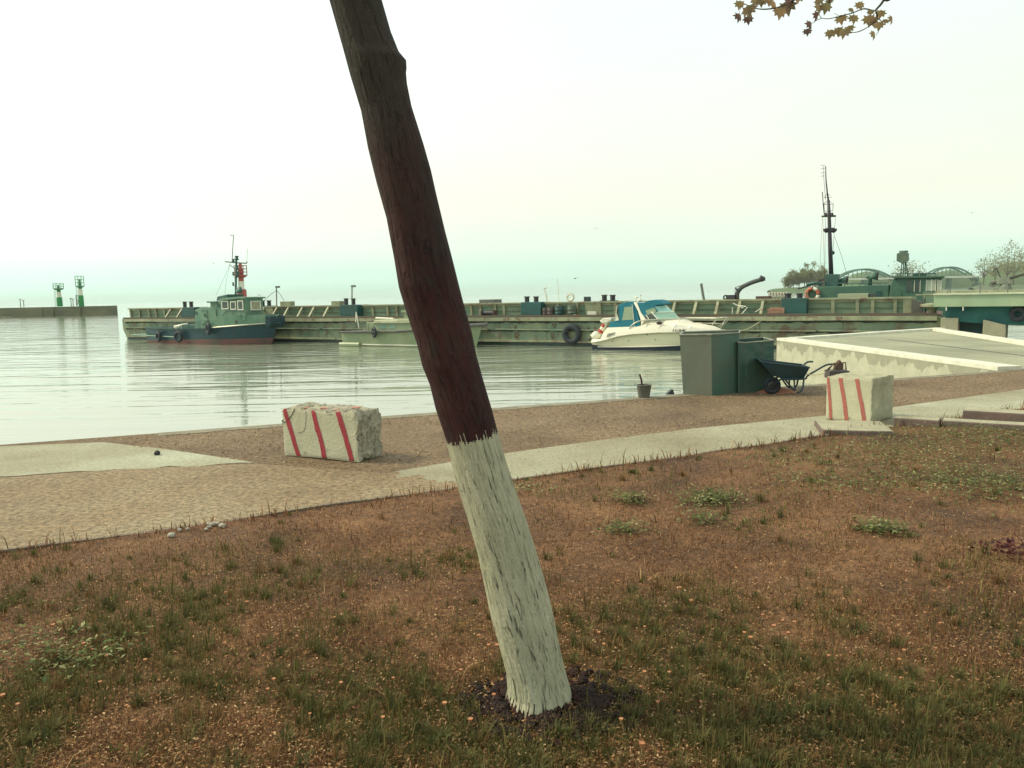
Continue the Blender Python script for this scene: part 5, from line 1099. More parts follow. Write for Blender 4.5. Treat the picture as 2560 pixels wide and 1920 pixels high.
# fender and outboard bracket at the stern: white ball fender, folded white and red outboard cover
def at_f(fr, px, py, b_): p = fr.pl(px, py, b_); q = fr.loc + fr.u*p.x + fr.b*b_; return Vector((q.x, q.y, p.z))
q = at_f(FM, 1490, 839, -.6); t = thing('ball_fender', 'round white ball fender at the stern of the motorboat', 'fender', q, FM.rz); s = MB(); s.blob((0, 0, 0), .30, 2, .05, (1, 1, .95)); s.build('ball', WPAINT, t, smooth=True); s = MB(); s.tube([(-.25, 0, .0), (-.38, 0, .03)], [.09, .04], 8); s.build('eye', WPAINT, t)
q = at_f(FM, 1493, 834, -.45); t = thing('rescue_davit', 'folded dinghy davit in white and red hanging over the motorboat stern', 'davit', q, FM.rz); d_ = lambda x, y: FM.pl(x, y, -.45) - Vector(FM.pl(1493, 834, -.45))
s = MB(); s.tube([d_(1496, 838), d_(1518, 802)], .16, 10); s.build('arm', WPAINT, t, smooth=True)
for a_, c_ in (((1500, 831), (1504, 824)), ((1508, 817), (1512, 810))): s = MB(); s.tube([d_(*a_), d_(*c_)], .172, 10); s.build('red_band', REDP, t)
s = MB(); s.prism([tuple((d_(x, y).x, d_(x, y).z)) for x, y in ((1502, 802), (1511, 795), (1533, 794), (1534, 799), (1522, 806), (1508, 808))], -.25, .25); o = s.build('pod', WPAINT, t, bevel=.05); fixn(o)
# mooring rope to the barge
a_ = at_f(FM, 1808, 826, 0); c_ = at_b(1918, 793, .1); c_.z = DZ+.08; pts = []
for i in range(25):
    t_ = i/24; p = a_.lerp(c_, t_); p.z -= .75*4*t_*(1-t_)*.55; pts.append(p)
s = MB(); s.tube(pts, .035, 6); tag(s.build('mooring_rope', ROPE, smooth=True), 'pale mooring rope sagging from the motorboat bow to the barge deck', 'rope')

# ---------------------------------------------------------------- patrol vessel behind the barge
VB = 11.0; FV = Frame(FB.loc + FB.b*VB, FB.rz)
vp = lambda x, y, b_=0.0: FV.pl(x, y, b_); V2 = lambda x, y, b_=0.0: (vp(x, y, b_).x, vp(x, y, b_).z)
x0_ = vp(2012, 750).x; vroot = FV.loc + FV.u*x0_
vs = thing('patrol_vessel', 'old dark green vessel with tall mast lying behind the right end of the barge', 'vessel', (vroot.x, vroot.y, 0), FV.rz); FV.loc = Vector(vroot)
VL = vp(2356, 750).x
s = MB(); s.prism([(-1.5, .9), (-.9, WZ-.5), (VL+1, WZ-.5), (VL+2.2, .75)], -.5, 4.2); o = s.build('hull', VESG, vs, bevel=.1); fixn(o)
s = MB(); s.prism([V2(2016, 760), V2(2014, 728), V2(2028, 717), V2(2100, 716), V2(2222, 712), V2(2222, 760)], 0, 3.6); o = s.build('deckhouse', VESG, vs, bevel=.04); fixn(o)
s = MB(); s.prism([V2(2220, 760), V2(2228, 706), V2(2232, 699), V2(2240, 694), V2(2356, 693), V2(2354, 760)], -.1, 3.7); o = s.build('wheelhouse', VESG, vs, bevel=.04); fixn(o)
s = MB(); s.prism([V2(2230, 695), V2(2232, 690.5), V2(2361, 690.5), V2(2361, 694)], -.3, 3.9); o = s.build('wheelhouse_roof', VESG, vs); fixn(o)
s = MB(); a, c = V2(2306, 757), V2(2355, 729); s.bb((a[0], -.13, a[1]), (c[0], -.1, c[1])); s.build('lower_panel', BARGE_W, vs)
for x0, x1, y0, y1 in ((2266, 2280, 702, 729), (2286, 2300, 702, 729), (2316, 2328, 700, 727), (2330, 2339, 700, 727), (2344, 2353, 700, 727)):
    a, c = V2(x0, y1, -.12), V2(x1, y0, -.12); s = MB(); s.bb((a[0], -.13, a[1]), (c[0], -.11, c[1])); w_ = s.build('window', mat('vessel pane', (.50, .54, .40), (.40, .46, .34), 1, .1) if x0 > 2310 else GLASSD, vs)
    s = MB(); t_ = .04; s.bb((a[0]-t_, -.16, a[1]-t_), (a[0], -.108, c[1]+t_)); s.bb((c[0], -.16, a[1]-t_), (c[0]+t_, -.108, c[1]+t_)); s.build('frame', WPAINT if x0 > 2270 else VESG, w_)
a, c = V2(2234, 753), V2(2254, 722); s = MB(); s.prism([(a[0], a[1]), (c[0], a[1]), (c[0], c[1]-.12), (c[0]-.12, c[1]), (a[0]+.12, c[1]), (a[0], c[1]-.12)], -.14, -.09); o = s.build('door', mat('vessel door', (.06, .14, .09), None, 2, .6), vs); fixn(o)
a, c = V2(2190, 750), V2(2205, 727); s = MB(); s.bb((a[0], -.03, a[1]), (c[0], .01, c[1])); s.build('door', DARKT, vs)
s = MB(); a, c = V2(2062, 716, .5), V2(2095, 685, .5); s.bb((a[0], .5, a[1]-.1), (c[0], 1.8, c[1])); s.build('funnel_casing', TUGD, vs, bevel=.03)
def vtube(name, pts, r, m, b_=.9): s = MB(); s.tube([vp(x, y, b_) for x, y in pts], r, 8); return s.build(name, m, vs, smooth=True)
vtube('mast', [(2078, 686), (2075, 610), (2073, 540), (2071, 500)], [.16, .14, .12, .09], MASTD); vtube('topmast', [(2071, 502), (2068, 480), (2065, 450), (2064, 415)], [.06, .05, .04, .03], MASTD)
vtube('yard', [(2054, 541), (2090, 540)], .07, MASTD); vtube('lower_yard', [(2063, 573), (2086, 572)], .09, MASTD)
for x in (2066, 2084): s = MB(); q = vp(x, 575, .9); s.lathe([(.05, -.2), (.2, -.08), (.24, .08)], q, 10); s.build('masthead_lamp', MASTD, vs)
for x in (2064, 2080): s = MB(); q = vp(x, 537, .9); s.lathe([(.07, -.15), (.11, 0), (.07, .15)], q, 8); s.build('yard_lamp', MASTD, vs)
vtube('lamp_cage', [(2060, 510), (2061, 528), (2082, 527), (2083, 510)], .022, MASTD); vtube('lamp_cage', [(2059, 510), (2071, 500), (2084, 510), (2059, 511)], .02, MASTD); vtube('lamp_cage', [(2061, 494), (2068, 483), (2079, 493), (2061, 494)], .02, MASTD)
vtube('whip_aerial', [(2061, 540), (2058, 510), (2056, 480)], .03, MASTD); vtube('aerial_line', [(2064, 500), (2059, 440), (2059, 415)], .012, MASTD)
for y in (413, 421, 432, 440): vtube('dipole', [(2052, y+.5), (2062, y-.5)], .014, MASTD)
for pts in ([(2056, 545), (2052, 620), (2048, 700)], [(2057, 545), (2060, 640), (2061, 700)], [(2063, 545), (2064, 573)], [(2089, 545), (2086, 573), (2082, 632)], [(2086, 590), (2104, 640), (2118, 688)], [(2063, 580), (2062, 700)]): vtube('stay', pts, .013, ROPE if pts[0][0] < 2060 else GREYP, .9)
s = MB(); q = vp(2082, 632, .9); s.blob(q, .14, 1); s.build('floodlight', DARKT, vs)
def vent(px, py, pz):
    q = vp(px, py, 1.2); s = MB(); s.tube([(q.x-.1, 1.2, pz), (q.x-.1, 1.2, q.z-.15), (q.x-.02, 1.2, q.z), (q.x+.35, 1.2, q.z+.06)], [.15, .15, .2, .30], 12); s.tube([(q.x-.35, 1.2, q.z), (q.x, 1.2, q.z)], .12, 8); s.build('cowl_vent', VESG, vs, smooth=True)
    s = MB(); s.torus((q.x+.36, 1.2, q.z+.06), .27, .05, Matrix.Rotation(R(90), 3, 'Z'), 16, 6); s.lathe([(.25, -.01), (.25, .01)], (q.x+.355, 1.2, q.z+.06), 14, Matrix.Rotation(R(90), 3, 'Y')); s.build('cowl_rim', MASTD, vs)
zd = V2(2150, 714)[1]; vent(2104, 703, zd); vent(2179, 692, zd)
vtube('railing', [(2095, 708), (2150, 708), (2220, 707), (2228, 684), (2340, 684)], .03, TUGD, .1)
for x in (2112, 2130, 2150, 2170, 2200, 2212): vtube('railing_post', [(x, 708), (x, 716)], .025, TUGD, .1)
for x in (2244, 2262, 2300, 2322, 2340): vtube('railing_post', [(x, 684), (x, 692)], .025, TUGD, .1)
for x0, x1 in ((2254, 2258), (2261, 2262), (2266, 2266), (2272, 2268)): vtube('radar_leg', [(x0-3, 690), (x1-3, 656)], .035, VESG, .8)
vtube('radar_leg_brace', [(2250, 673), (2271, 673)], .025, VESG, .8)
s = MB(); q = vp(2257, 645, .8); s.prism([(q.x-.36, q.z-.2), (q.x-.36, q.z+.3), (q.x, q.z+.42), (q.x+.36, q.z+.3), (q.x+.36, q.z-.2), (q.x, q.z-.38)], .4, 1.2); o = s.build('radar_housing', mat('radar grey green', (.13, .18, .12), (.09, .14, .10), 2, .6), vs, bevel=.03); fixn(o)
s = MB(); q = vp(2259, 630, .8); s.lathe([(.1, -.2), (.1, -.05), (.28, -.04), (.28, .08), (.1, .09)], q, 14); s.build('radar_scanner', VESG, vs)
s = MB(); 
for x in (2286, 2293, 2305, 2312): q = vp(x, 687, .5); s.box(q, (.2, .3, .22))
s.build('roof_lockers', TUGD, vs); vtube('boom', [(1995, 722), (2030, 712), (2060, 697)], .06, MASTD, .4); vtube('roof_edge', [(2016, 711), (2040, 707), (2056, 711)], .12, TUGD, .4)
q = at_f(FV, 2031, 736, -.12); t = thing('orange_lifebuoy', 'large orange lifebuoy hanging on the dark green deckhouse behind the barge', 'lifebuoy', q, FV.rz)
for k in range(8):
    s = MB(); s.torus((0, 0, 0), .40, .13, None, 8, 10, k*math.pi/4+.06, (k+1)*math.pi/4-(.12 if k % 2 else .0)); s.build('ring_segment' if k % 2 == 0 else 'white_band', mat('orange ring', (.48, .14, .07), (.40, .11, .06), 4, .6) if k % 2 == 0 or k in (3,) else WPAINT, t, smooth=True)
s = MB(); s.tube([(-.3, -.16, .3), (-.32, -.16, -.4), (0, -.16, -.65), (.3, -.12, -.72)], .018, 5); s.build('rope', ROPE, t)
q = at_f(FB, 2132, 742, BW-1.2); t = thing('deck_container', 'pale green steel box with rust marks in front of the dark vessel', 'container', (q.x, q.y, WTZ-.9), FB.rz); a, c = FB.pl(2094, 760, BW-1.2), FB.pl(2171, 733.5, BW-1.2); hw = (c.x-a.x)/2
s = MB(); s.bb((-hw, 0, 0), (hw, 1.1, c.z-WTZ+.9)); s.build('box', mat('container paint', (.36, .40, .25), (.30, .36, .23), 1, .6, rust=.2, rustc=(.30, .17, .10)), t, bevel=.02); s = MB(); s.bb((hw+.02, .1, 0), (hw+.45, .9, c.z-WTZ+.9)); s.build('dark_end', mat('container end', (.06, .09, .07), None, 2, .6), t)

# ---------------------------------------------------------------- landing stage at the right
FD = Frame((D(2338, 738, 41.0).x, 41.0, 0), math.atan2(-4, 2.3)); dp = lambda x, y, b_=0.0: FD.pl(x, y, b_)
# keep it gently angled
FD = Frame((D(2335, 738, 41.0).x, 41.0, 0), R(-34)); 
st = thing('landing_stage', 'long pale green steel landing stage on concrete piers at the right', 'landing stage', FD.loc, FD.rz)
z1, z0 = dp(2335, 738).z, dp(2335, 767).z; DLn = 26
s = MB(); s.bb((0, 0, z0), (DLn, .35, z1)); s.build('girder', mat('girder paint', (.34, .43, .26), (.26, .38, .24), .5, .6, rust=.03, streak=.25), st)
s = MB(); s.bb((-.05, -.08, z1+.002), (DLn, 5, z1+.07)); s.build('deck_plate', mat('deck edge', (.55, .58, .42), (.40, .44, .3), 2, .6), st)
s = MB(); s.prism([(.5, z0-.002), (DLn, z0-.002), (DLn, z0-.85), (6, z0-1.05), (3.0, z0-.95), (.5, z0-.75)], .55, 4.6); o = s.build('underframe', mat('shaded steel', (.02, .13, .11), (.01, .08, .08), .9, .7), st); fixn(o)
for px0, px1, yt0, yt1 in ((2352, 2396, 795, 795), (2458, 2516, 799, 813)):
    a, c = dp(px0, 800, .3), dp(px1, 800, .3); s = MB(); s.prism([(a.x, WZ-.5), (a.x, dp(px0, yt0, .3).z), (c.x, dp(px1, yt1, .3).z), (c.x, WZ-.5)], .3, 3.8); o = s.build('concrete_pier', mat('pier block', (.36, .34, .22), (.26, .26, .18), 1.2, .85, .02, 6), st, bevel=.03); fixn(o)
s = MB(); a, c = dp(2394, 828, 1.5), dp(2460, 790, 1.5); s.bb((a.x, 1.5, WZ-.5), (c.x, 3.6, z0-.5)); s.build('dark_bulkhead', DARKT, st)
for x in (2366, 2408): s = MB(); q = dp(x, 770, -.05); s.tube([(q.x, -.04, z0-.02), (q.x, -.04, z0-.2)], .03, 5); s.build('hook', WPAINT, st)
for pts in ([(2366, 737), (2373, 717)], [(2375, 737), (2376, 707), (2394, 706)]): s = MB(); s.tube([dp(x, y, 1) for x, y in pts], .03, 6); s.build('ladder_rail', GREYP, st)
for x, y0 in ((2450, 706), (2519, 704)): s = MB(); s.tube([dp(x, 737, .6), dp(x, y0, .6)], .035, 6); s.build('rail_post', GREYP, st)
s = MB(); q = dp(2435, 735, 2.5); s.bb((q.x-1.8, 2.2, z1+.07), (q.x+8, 3.4, z1+.2)); s.build('walkway_plank', BARGE_R, st)
q = at_f(FD, 2545, 785, .38); tyre_thing((q.x, q.y, q.z), FD.rz, .27, .13, 'dark tyre fender under the landing stage at the right edge')
q = at_f(FD, 2512, 735, 3); t = thing('loading_crane', 'small jib crane with raised boom on the landing stage at the right', 'crane', (q.x, q.y, z1+.07), FD.rz); cp = lambda x, y: Vector((dp(x, y, 3).x-dp(2512, 735, 3).x, 0, dp(x, y, 3).z-z1-.07))
GC = mat('crane grey', (.20, .22, .16), (.12, .15, .11), 2, .6)
s = MB(); s.lathe([(.34, 0), (.30, .3), (.22, .5), (.26, cp(2512, 708).z)], (0, 0, 0), 12); s.build('pedestal', GC, t); s = MB(); s.box(cp(2510, 702), (.7, .5, .35), None, .1, .1); s.build('slew_head', GC, t, bevel=.03)
s = MB(); s.tube([cp(2478, 710), cp(2512, 699), cp(2562, 685), cp(2600, 673)], [.06, .10, .06, .04], 8); s.build('boom', mat('crane dark', (.06, .06, .05), None, 2, .5), t); s = MB(); s.tube([cp(2503, 698), cp(2491, 670), cp(2486, 672), cp(2483, 681)], .03, 6); s.build('hook_arm', MASTD, t)
s = MB(); s.torus(cp(2481, 710), .13, .04); s.torus(cp(2487, 708), .13, .04); s.build('sheave', GC, t)
s = MB(); s.tube([cp(2482, 733), cp(2487, 721)], .025, 5); s.tube([cp(2492, 733), cp(2492, 721)], .025, 5); s.build('brace', GC, t)

# ---------------------------------------------------------------- quay furniture
# folded steel tanks at the quay edge
M_TANK = mat('grey tank paint', (.135, .145, .105), (.10, .135, .10), .8, .5, rust=.12, rustc=(.10, .07, .05), bump=.03, bscale=1.4, streak=.35); M_TANKG = mat('green tank paint', (.045, .12, .085), (.075, .11, .08), 2.2, .5, rust=.10, rustc=(.11, .08, .06), bump=.04, bscale=1.3, streak=.4); M_TANKD = mat('dark tank paint', (.03, .10, .075), (.05, .085, .06), 2.5, .5, rust=.14, rustc=(.13, .12, .09), bump=.08, bscale=2.2, streak=.3)
def tank(label, foot, tops, mats, back, side_tilt=0):
    pts = [G(*p) for p in foot]; o0 = pts[0]; t = thing('steel_tank', label, 'steel tank', (o0.x, o0.y, 0), 0, 'steel tanks at the quay edge'); loc = [Vector((p.x-o0.x, p.y-o0.y, 0)) for p in pts]
    zs_ = []
    for p, (x, y) in zip(pts, tops): zs_.append(D(x, y, p.y).z)
    tp_ = [Vector((D(x, y, p.y).x-o0.x, l.y, z)) for p, l, z, (x, y) in zip(pts, loc, zs_, tops)]
    bk = Vector(back)
    for i in range(len(loc)-1):
        s = MB(); a, b_, c, d_ = loc[i], loc[i+1], tp_[i+1], tp_[i]; nn = (b_-a).cross(Vector((0, 0, 1))).normalized()*-.02
        s.add([a, b_, c, d_, a+nn, b_+nn, c+nn, d_+nn], [(0, 1, 2, 3), (7, 6, 5, 4), (0, 4, 5, 1), (1, 5, 6, 2), (2, 6, 7, 3), (3, 7, 4, 0)]); o = s.build('side_panel', mats[i], t); fixn(o)
    s = MB(); e = loc[-1], loc[0]; s.add([loc[-1], loc[-1]+bk, loc[0]+bk, loc[0], tp_[-1], tp_[-1]+bk, tp_[0]+bk, tp_[0]], [(0, 1, 5, 4), (1, 2, 6, 5), (2, 3, 7, 6)]); o = s.build('back_panels', mats[0], t); sm = o.modifiers.new('solid', 'SOLIDIFY'); sm.thickness = .015
    s = MB(); s.tube(tp_, .018, 6); s.tube([tp_[-1], tp_[-1]+bk, tp_[0]+bk, tp_[0]], .018, 6); s.build('rim', mat('tank rim', (.30, .32, .24), (.18, .2, .15), 6, .5), t)
    s = MB(); s.add([p*.98+Vector((0, 0, .35)) for p in loc] + [loc[-1]+bk+Vector((0, 0, .35)), loc[0]+bk+Vector((0, 0, .35))], [tuple(range(len(loc)+2))]); s.build('floor', mats[0], t); return t
tank('taller folded steel tank with grey and green sides on the quay edge', [(1708, 986), (1780, 990), (1846, 982)], [(1699, 837), (1778, 836), (1848, 832)], [M_TANK, M_TANKG], (0.3, 1.0, 0))
tank('lower dented dark green steel tank right behind the wheelbarrow', [(1846, 984), (1862, 982), (1934, 978)], [(1846, 856), (1862, 857), (1935, 851)], [M_TANKD, M_TANKD], (0.1, 1.0, 0))
# wheelbarrow: side-on, handles to the right
wY = 15.6; wf = Frame((D(1935, 970, wY).x, wY, 0), R(-8)); wp_ = lambda x, y, b_=0.0: wf.pl(x, y, b_)
wb = thing('wheelbarrow', 'dark teal wheelbarrow parked beside the steel tanks with handles pointing right', 'wheelbarrow', wf.loc, wf.rz)
M_TRAY = mat('barrow tray', (.008, .05, .065), (.02, .045, .05), 3, .45); M_TUBE = mat('barrow tube', (.02, .05, .06), None, 3, .4)
rimp = [(1896, 900), (1928, 905), (2014, 915)]; botp = [(1925, 934), (1950, 943), (2003, 942)]
T = [wp_(*p) for p in rimp]; B_ = [wp_(*p) for p in botp]; s = MB()
outer = []
for sd in (-1, 1):
    outer.append([Vector((p.x, sd*.31, p.z)) for p in T] + [Vector((p.x, sd*.20, p.z)) for p in B_[::-1]])
n6 = len(outer[0]); V = outer[0]+outer[1]
s.add(V, [(0, 1, 4, 5), (1, 2, 3, 4), (6, 11, 10, 7), (7, 10, 9, 8), (0, 5, 11, 6), (5, 4, 10, 11), (4, 3, 9, 10), (3, 2, 8, 9)]); o = s.build('tray', M_TRAY, wb); sm = o.modifiers.new('solid', 'SOLIDIFY'); sm.thickness = .012
s = MB(); s.tube([outer[0][0], outer[0][1], outer[0][2], outer[1][2], outer[1][1], outer[1][0]], .016, 6, close=True); s.build('tray_rim', M_TUBE, wb)
for sd, hx in ((-1, 2077), (1, 2037)):
    hp = [(1948, 945), (2003, 944), (2012, 936), (2042, 918), (2060, 909), (hx if sd < 0 else 2060+18, 907.5)] if sd < 0 else [(1948, 945), (2003, 943), (2010, 922), (2022, 910), (2030, 907), (2040, 907)]
    s = MB(); s.tube(curve([Vector((wp_(x, y, 0).x, sd*.24, wp_(x, y, 0).z)) for x, y in hp], 4), .019, 8); s.build('handle', M_TUBE, wb, smooth=True)
    s = MB(); s.tube([Vector((wp_(1979, 943).x, sd*.22, wp_(1979, 943).z)), Vector((wp_(1980, 974).x, sd*.26, wp_(1980, 974).z)), Vector((wp_(1974, 972).x, sd*.26, wp_(1974, 968).z)), Vector((wp_(1956, 946).x, sd*.22, wp_(1956, 944).z))], .018, 6); s.build('leg', M_TUBE, wb)
    s = MB(); s.tube([Vector((wp_(2003, 943).x, sd*.24, wp_(2003, 941).z)), Vector((wp_(2000, 965).x, sd*.26, wp_(2000, 965).z)), Vector((wp_(1993, 976).x, sd*.26, wp_(1993, 976).z)), Vector((wp_(1985, 977).x, sd*.26, wp_(1985, 977).z))], .018, 6); s.build('stand', M_TUBE, wb)
    s = MB(); q = wp_(1930, 955, 0); s.tube([Vector((wp_(1950, 943).x, sd*.2, wp_(1950, 943).z)), Vector((q.x, sd*.06, .17))], .018, 6); s.build('fork', M_TUBE, wb)
s = MB(); s.torus((q.x, 0, .17), .13, .045, None, 22, 10); wheel = s.build('wheel', RUBBER, wb, smooth=True); s = MB(); s.lathe([(.10, -.02), (.04, -.04), (.04, .04), (.10, .02)], (q.x, 0, .17), 14, Matrix.Rotation(R(90), 3, 'X')); s.build('rim', BOLL, wheel)
# orange sand heap
sc_p = G(1942, 980); P = []
for i in range(26):
    row = []
    for j in range(37):
        r_, a_ = i/25, j/36*2*math.pi; hgt = .11*(1-r_)**.8 + .02*noise.noise(Vector((r_*4, math.cos(a_)*3, math.sin(a_)*3)))*(1-r_); row.append((sc_p.x + math.cos(a_)*.42*r_, sc_p.y-.02 + math.sin(a_)*.30*r_, max(.003, hgt)))
    P.append(row)
s = MB().grid(P); o = s.build('sand_heap', mat('orange sand', (.46, .20, .11), (.36, .15, .08), 14, .95, .015, 40), smooth=True); fixn(o); tag(o, 'low heap of orange sand under the wheelbarrow', 'sand heap')
# bucket with a trowel handle standing in it
bq = G(1612, 996); sc_b = bq.y/FPX; bk_ = thing('bucket', 'grey bucket standing at the quay edge left of the tanks', 'bucket', (bq.x, bq.y+.1, 0), R(15)); hb_ = 33*sc_b
s = MB(); s.lathe([(.105*1.05, 0), (.145*1.02, hb_*.97), (.155, hb_), (.14, hb_), (.10, .02)], (0, 0, 0), 22); s.build('pail', mat('bucket grey', (.13, .13, .10), (.10, .10, .085), 5, .6), bk_, smooth=True, auto=50)
s = MB(); s.torus((0, 0, hb_), .15, .008, Matrix.Rotation(R(90), 3, 'X'), 24, 6); s.build('rolled_rim', GREYP, bk_)
q = thing('stick', 'short dark wooden stick standing in the grey bucket', 'stick', (bq.x-.05, bq.y+.1, .12)); s = MB(); s.tube([(0.03, 0, 0), (0, 0, .24), (-.03, 0, hb_+.07)], [.016, .020, .017], 8); s.build('shaft', mat('dark stick', (.06, .03, .03), None, 9, .7), q); s = MB(); s.blob((-.032, 0, hb_+.075), .021, 1); s.build('knob', mat('dark stick', (.06, .03, .03)), q)
q = G(1692, 988); t = thing('folded_sheet', 'small folded metal sheet leaning at the left foot of the tall tank', 'metal sheet', (q.x-.02, q.y+.12, 0), R(4)); s = MB(); s.prism([(-.17, 0), (-.05, .105), (-.03, .10), (.0, .0)], 0, .12); s.build('dark_flap', mat('dark flap', (.03, .04, .045), None, 5, .5), t); s = MB(); s.prism([(-.06, .11), (.14, .06), (.14, .05), (-.055, .10)], 0, .12); s.build('pale_flap', mat('pale flap', (.36, .36, .26), None, 5, .5), t)
# old bollard plinth behind the second block
q = D(2098, 930, 14.2); t = thing('mooring_post', 'dark square mooring post topped by a rusty cleat behind the upright striped block', 'mooring post', (q.x, q.y, 0), R(-6)); hz = D(2098, 927, 14.2).z
s = MB(); s.bb((-.13, 0, 0), (.13, .26, hz-.15)); s.build('post', mat('post dark', (.045, .04, .04), (.07, .06, .05), 3, .8), t, bevel=.01); s = MB(); s.bb((-.18, -.03, hz-.148), (.18, .29, hz)); s.build('head_block', mat('head block', (.06, .05, .05), (.09, .08, .07), 5, .8), t, bevel=.01)
s = MB(); s.box((.02, .12, hz+.075), (.14, .12, .12)); s.tube([(-.16, .1, hz+.01), (-.08, .1, hz+.12), (.14, .1, hz+.14), (.15, .1, hz+.01)], .014, 6); s.tube([(-.2, .1, hz-.0), (-.06, .1, hz+.13)], .012, 6); s.tube([(-.1, .05, hz+.01), (.0, .05, hz+.13)], .012, 6); s.blob((.02, .1, hz+.14), .05, 1, .5); s.build('rusty_cleat', mat('rusty cleat', (.13, .08, .05), (.07, .045, .035), 12, .8), t)
a_ = q + Vector((-.15, 0, 0)); a_.z = hz+.01; c_ = at_f(wf, 2012, 934, -.1); pts = [a_.lerp(c_, i/14) - Vector((0, 0, .05*4*(i/14)*(1-i/14))) for i in range(15)]
s = MB(); s.tube(pts, .008, 5); tag(s.build('cord', ROPE), 'thin cord stretched from the mooring post to the wheelbarrow', 'cord')

# ---------------------------------------------------------------- breakwater with green beacons, red beacon, far shore
BY0 = 226.0
def breakwater():
    zt = D(150, 767, BY0).z; xr = D(268, 780, BY0).x; s = MB(); P = []
    t = thing('breakwater', 'long low concrete breakwater at the left edge carrying green beacons', 'breakwater', (xr, BY0, 0)); x = 0; k = 0
    segs = [0, -7, -14.5, -17.5, -26, -31.5, -41, -52, -70, -95, -130]
    for i in range(len(segs)-1):
        a, c = segs[i], segs[i+1]; yo = -.0 - (a/-130)*(8) + (.0 if i > 3 else -1.0); yo2 = yo - .05; s = MB()
        s.add([(c+.04, yo, WZ-1), (a-.0, yo, WZ-1), (a, yo+.25, zt), (c+.04, yo+.25, zt), (c+.04, yo+7, WZ-1), (a, yo+7, WZ-1), (a, yo+7, zt), (c+.04, yo+7, zt)], [(0, 1, 2, 3), (7, 6, 5, 4), (1, 5, 6, 2), (4, 0, 3, 7), (3, 2, 6, 7)]); o = s.build('concrete_section', BREAK, t)
    s = MB(); s.bb((-130, -1.6, WZ-.5), (-14.6, -.2, WZ+.28)); s.build('rubble_toe', mat('toe', (.30, .30, .20), (.12, .12, .08), .6, .9), t)
    for px, y0 in ((49, 748), (57, 751), (176, 746), (181, 748)): q = D(px, 766, BY0+1); s = MB(); s.tube([(q.x-xr, 1.5, zt), (q.x-xr, 1.5, D(px, y0, BY0+1).z)], .10, 6); s.tube([(q.x-xr-.4, 1.5, D(px, y0, BY0+1).z), (q.x-xr+.4, 1.5, D(px, y0, BY0+1).z)], .08, 5); s.build('railing_post', GREYP, t)
    q = D(191, 752, BY0+1); s = MB(); a, c = D(187, 765, BY0+1), D(196, 738, BY0+1)
    for u, v in (((a.x, a.z), (a.x, c.z)), ((c.x, a.z), (c.x, c.z)), ((a.x, c.z), (c.x, c.z)), ((a.x, (a.z+c.z)/2), (c.x, (a.z+c.z)/2)), ((a.x, a.z), (c.x, c.z))): s.tube([(u[0]-xr, 2, u[1]), (v[0]-xr, 2, v[1])], .10, 5)
    s.build('sign_frame', GREYP, t); return zt
zbw = breakwater()
def beacon(name, label, px, Y, yb, seg, gal, Mz, gw, cage_top, lantern, group, zb=None):
    """seg: list of (y_bottom, y_top, halfwidth px, material)"""
    q = D(px, yb, Y); zb = q.z if zb is None else zb; t = thing(name, label, 'beacon', (q.x, Y, zb), 0, group); k = Y/FPX; Z = lambda y: D(px, y, Y).z - zb
    for i, (y0, y1, hw, m) in enumerate(seg):
        s = MB(); z0_ = max(0, Z(y0)); s.lathe([(hw*k, z0_+.002*i), (hw*k*.97, Z(y1)-.25), (hw*k*.8, Z(y1))] if i == 0 else [(hw*k, z0_+.002), (hw*k*.98, Z(y1))], (0, 0, 0), 20); s.build('tower_section', m, t, smooth=True, auto=40)
    s = MB(); zg = Z(gal); s.lathe([(gw*k*.6, zg-.45), (gw*k, zg-.1), (gw*k, zg+.05)], (0, 0, 0), 20); s.build('gallery', Mz, t, auto=40)
    s = MB(); 
    for a in range(8): q_ = a*math.pi/4; s.tube([(gw*k*math.cos(q_), gw*k*math.sin(q_), zg), (gw*k*math.cos(q_), gw*k*math.sin(q_), Z(cage_top))], .05, 5)
    for f in (.33, .66, 1.0): s.torus((0, 0, zg+(Z(cage_top)-zg)*f), gw*k, .05, Matrix.Rotation(R(90), 3, 'X'), 20, 5)
    s.build('railing_cage', Mz, t)
    lw, lt = lantern; s = MB(); s.lathe([(lw*k*.7, zg+.05), (lw*k, zg+.3), (lw*k, zg+(Z(lt)-zg)*.5), (lw*k*.6, zg+(Z(lt)-zg)*.55), (lw*k*.7, zg+(Z(lt)-zg)*.85), (lw*k*.2, Z(lt))], (0, 0, 0), 14); s.build('lantern', Mz, t, smooth=True, auto=40)
    s = MB()
    for sx in (-.25, .25): s.tube([(-seg[0][2]*k*1.15, -.6+sx, 0), (-seg[0][2]*k*1.0, -.6+sx, zg)], .04, 5)
    s.build('ladder', GREYP, t)
MGc = mat('cage pale green', (.10, .26, .14), (.08, .22, .12), 1, .6)
beacon('green_beacon', 'shorter green and white beacon with wide railed gallery on the breakwater', 150, BY0+2, 766, [(766, 743, 6.6, GREENS), (743, 730, 5.2, WPAINT), (730, 721, 4.2, GREENS)], 721, MGc, 12, 708, (3, 712), 'green beacons on the breakwater', zbw)
beacon('green_beacon', 'taller green and white beacon with high cage on the breakwater', 204, BY0+2, 766, [(766, 738, 6.2, GREENS), (738, 722, 5, WPAINT), (722, 715, 4, GREENS)], 715, MGc, 10, 690, (3.5, 697), 'green beacons on the breakwater', zbw)
RY = 150.0; rq = D(607, 770, RY); zr0 = .35
s = MB(); s.lathe([(4.2, WZ-1-zr0), (4.0, 0)], (0, 0, 0), 24); t = thing('beacon_base', 'round concrete base of the red and white beacon behind the barge', 'pier head', (rq.x, RY, zr0)); s.build('caisson', BREAK, t)
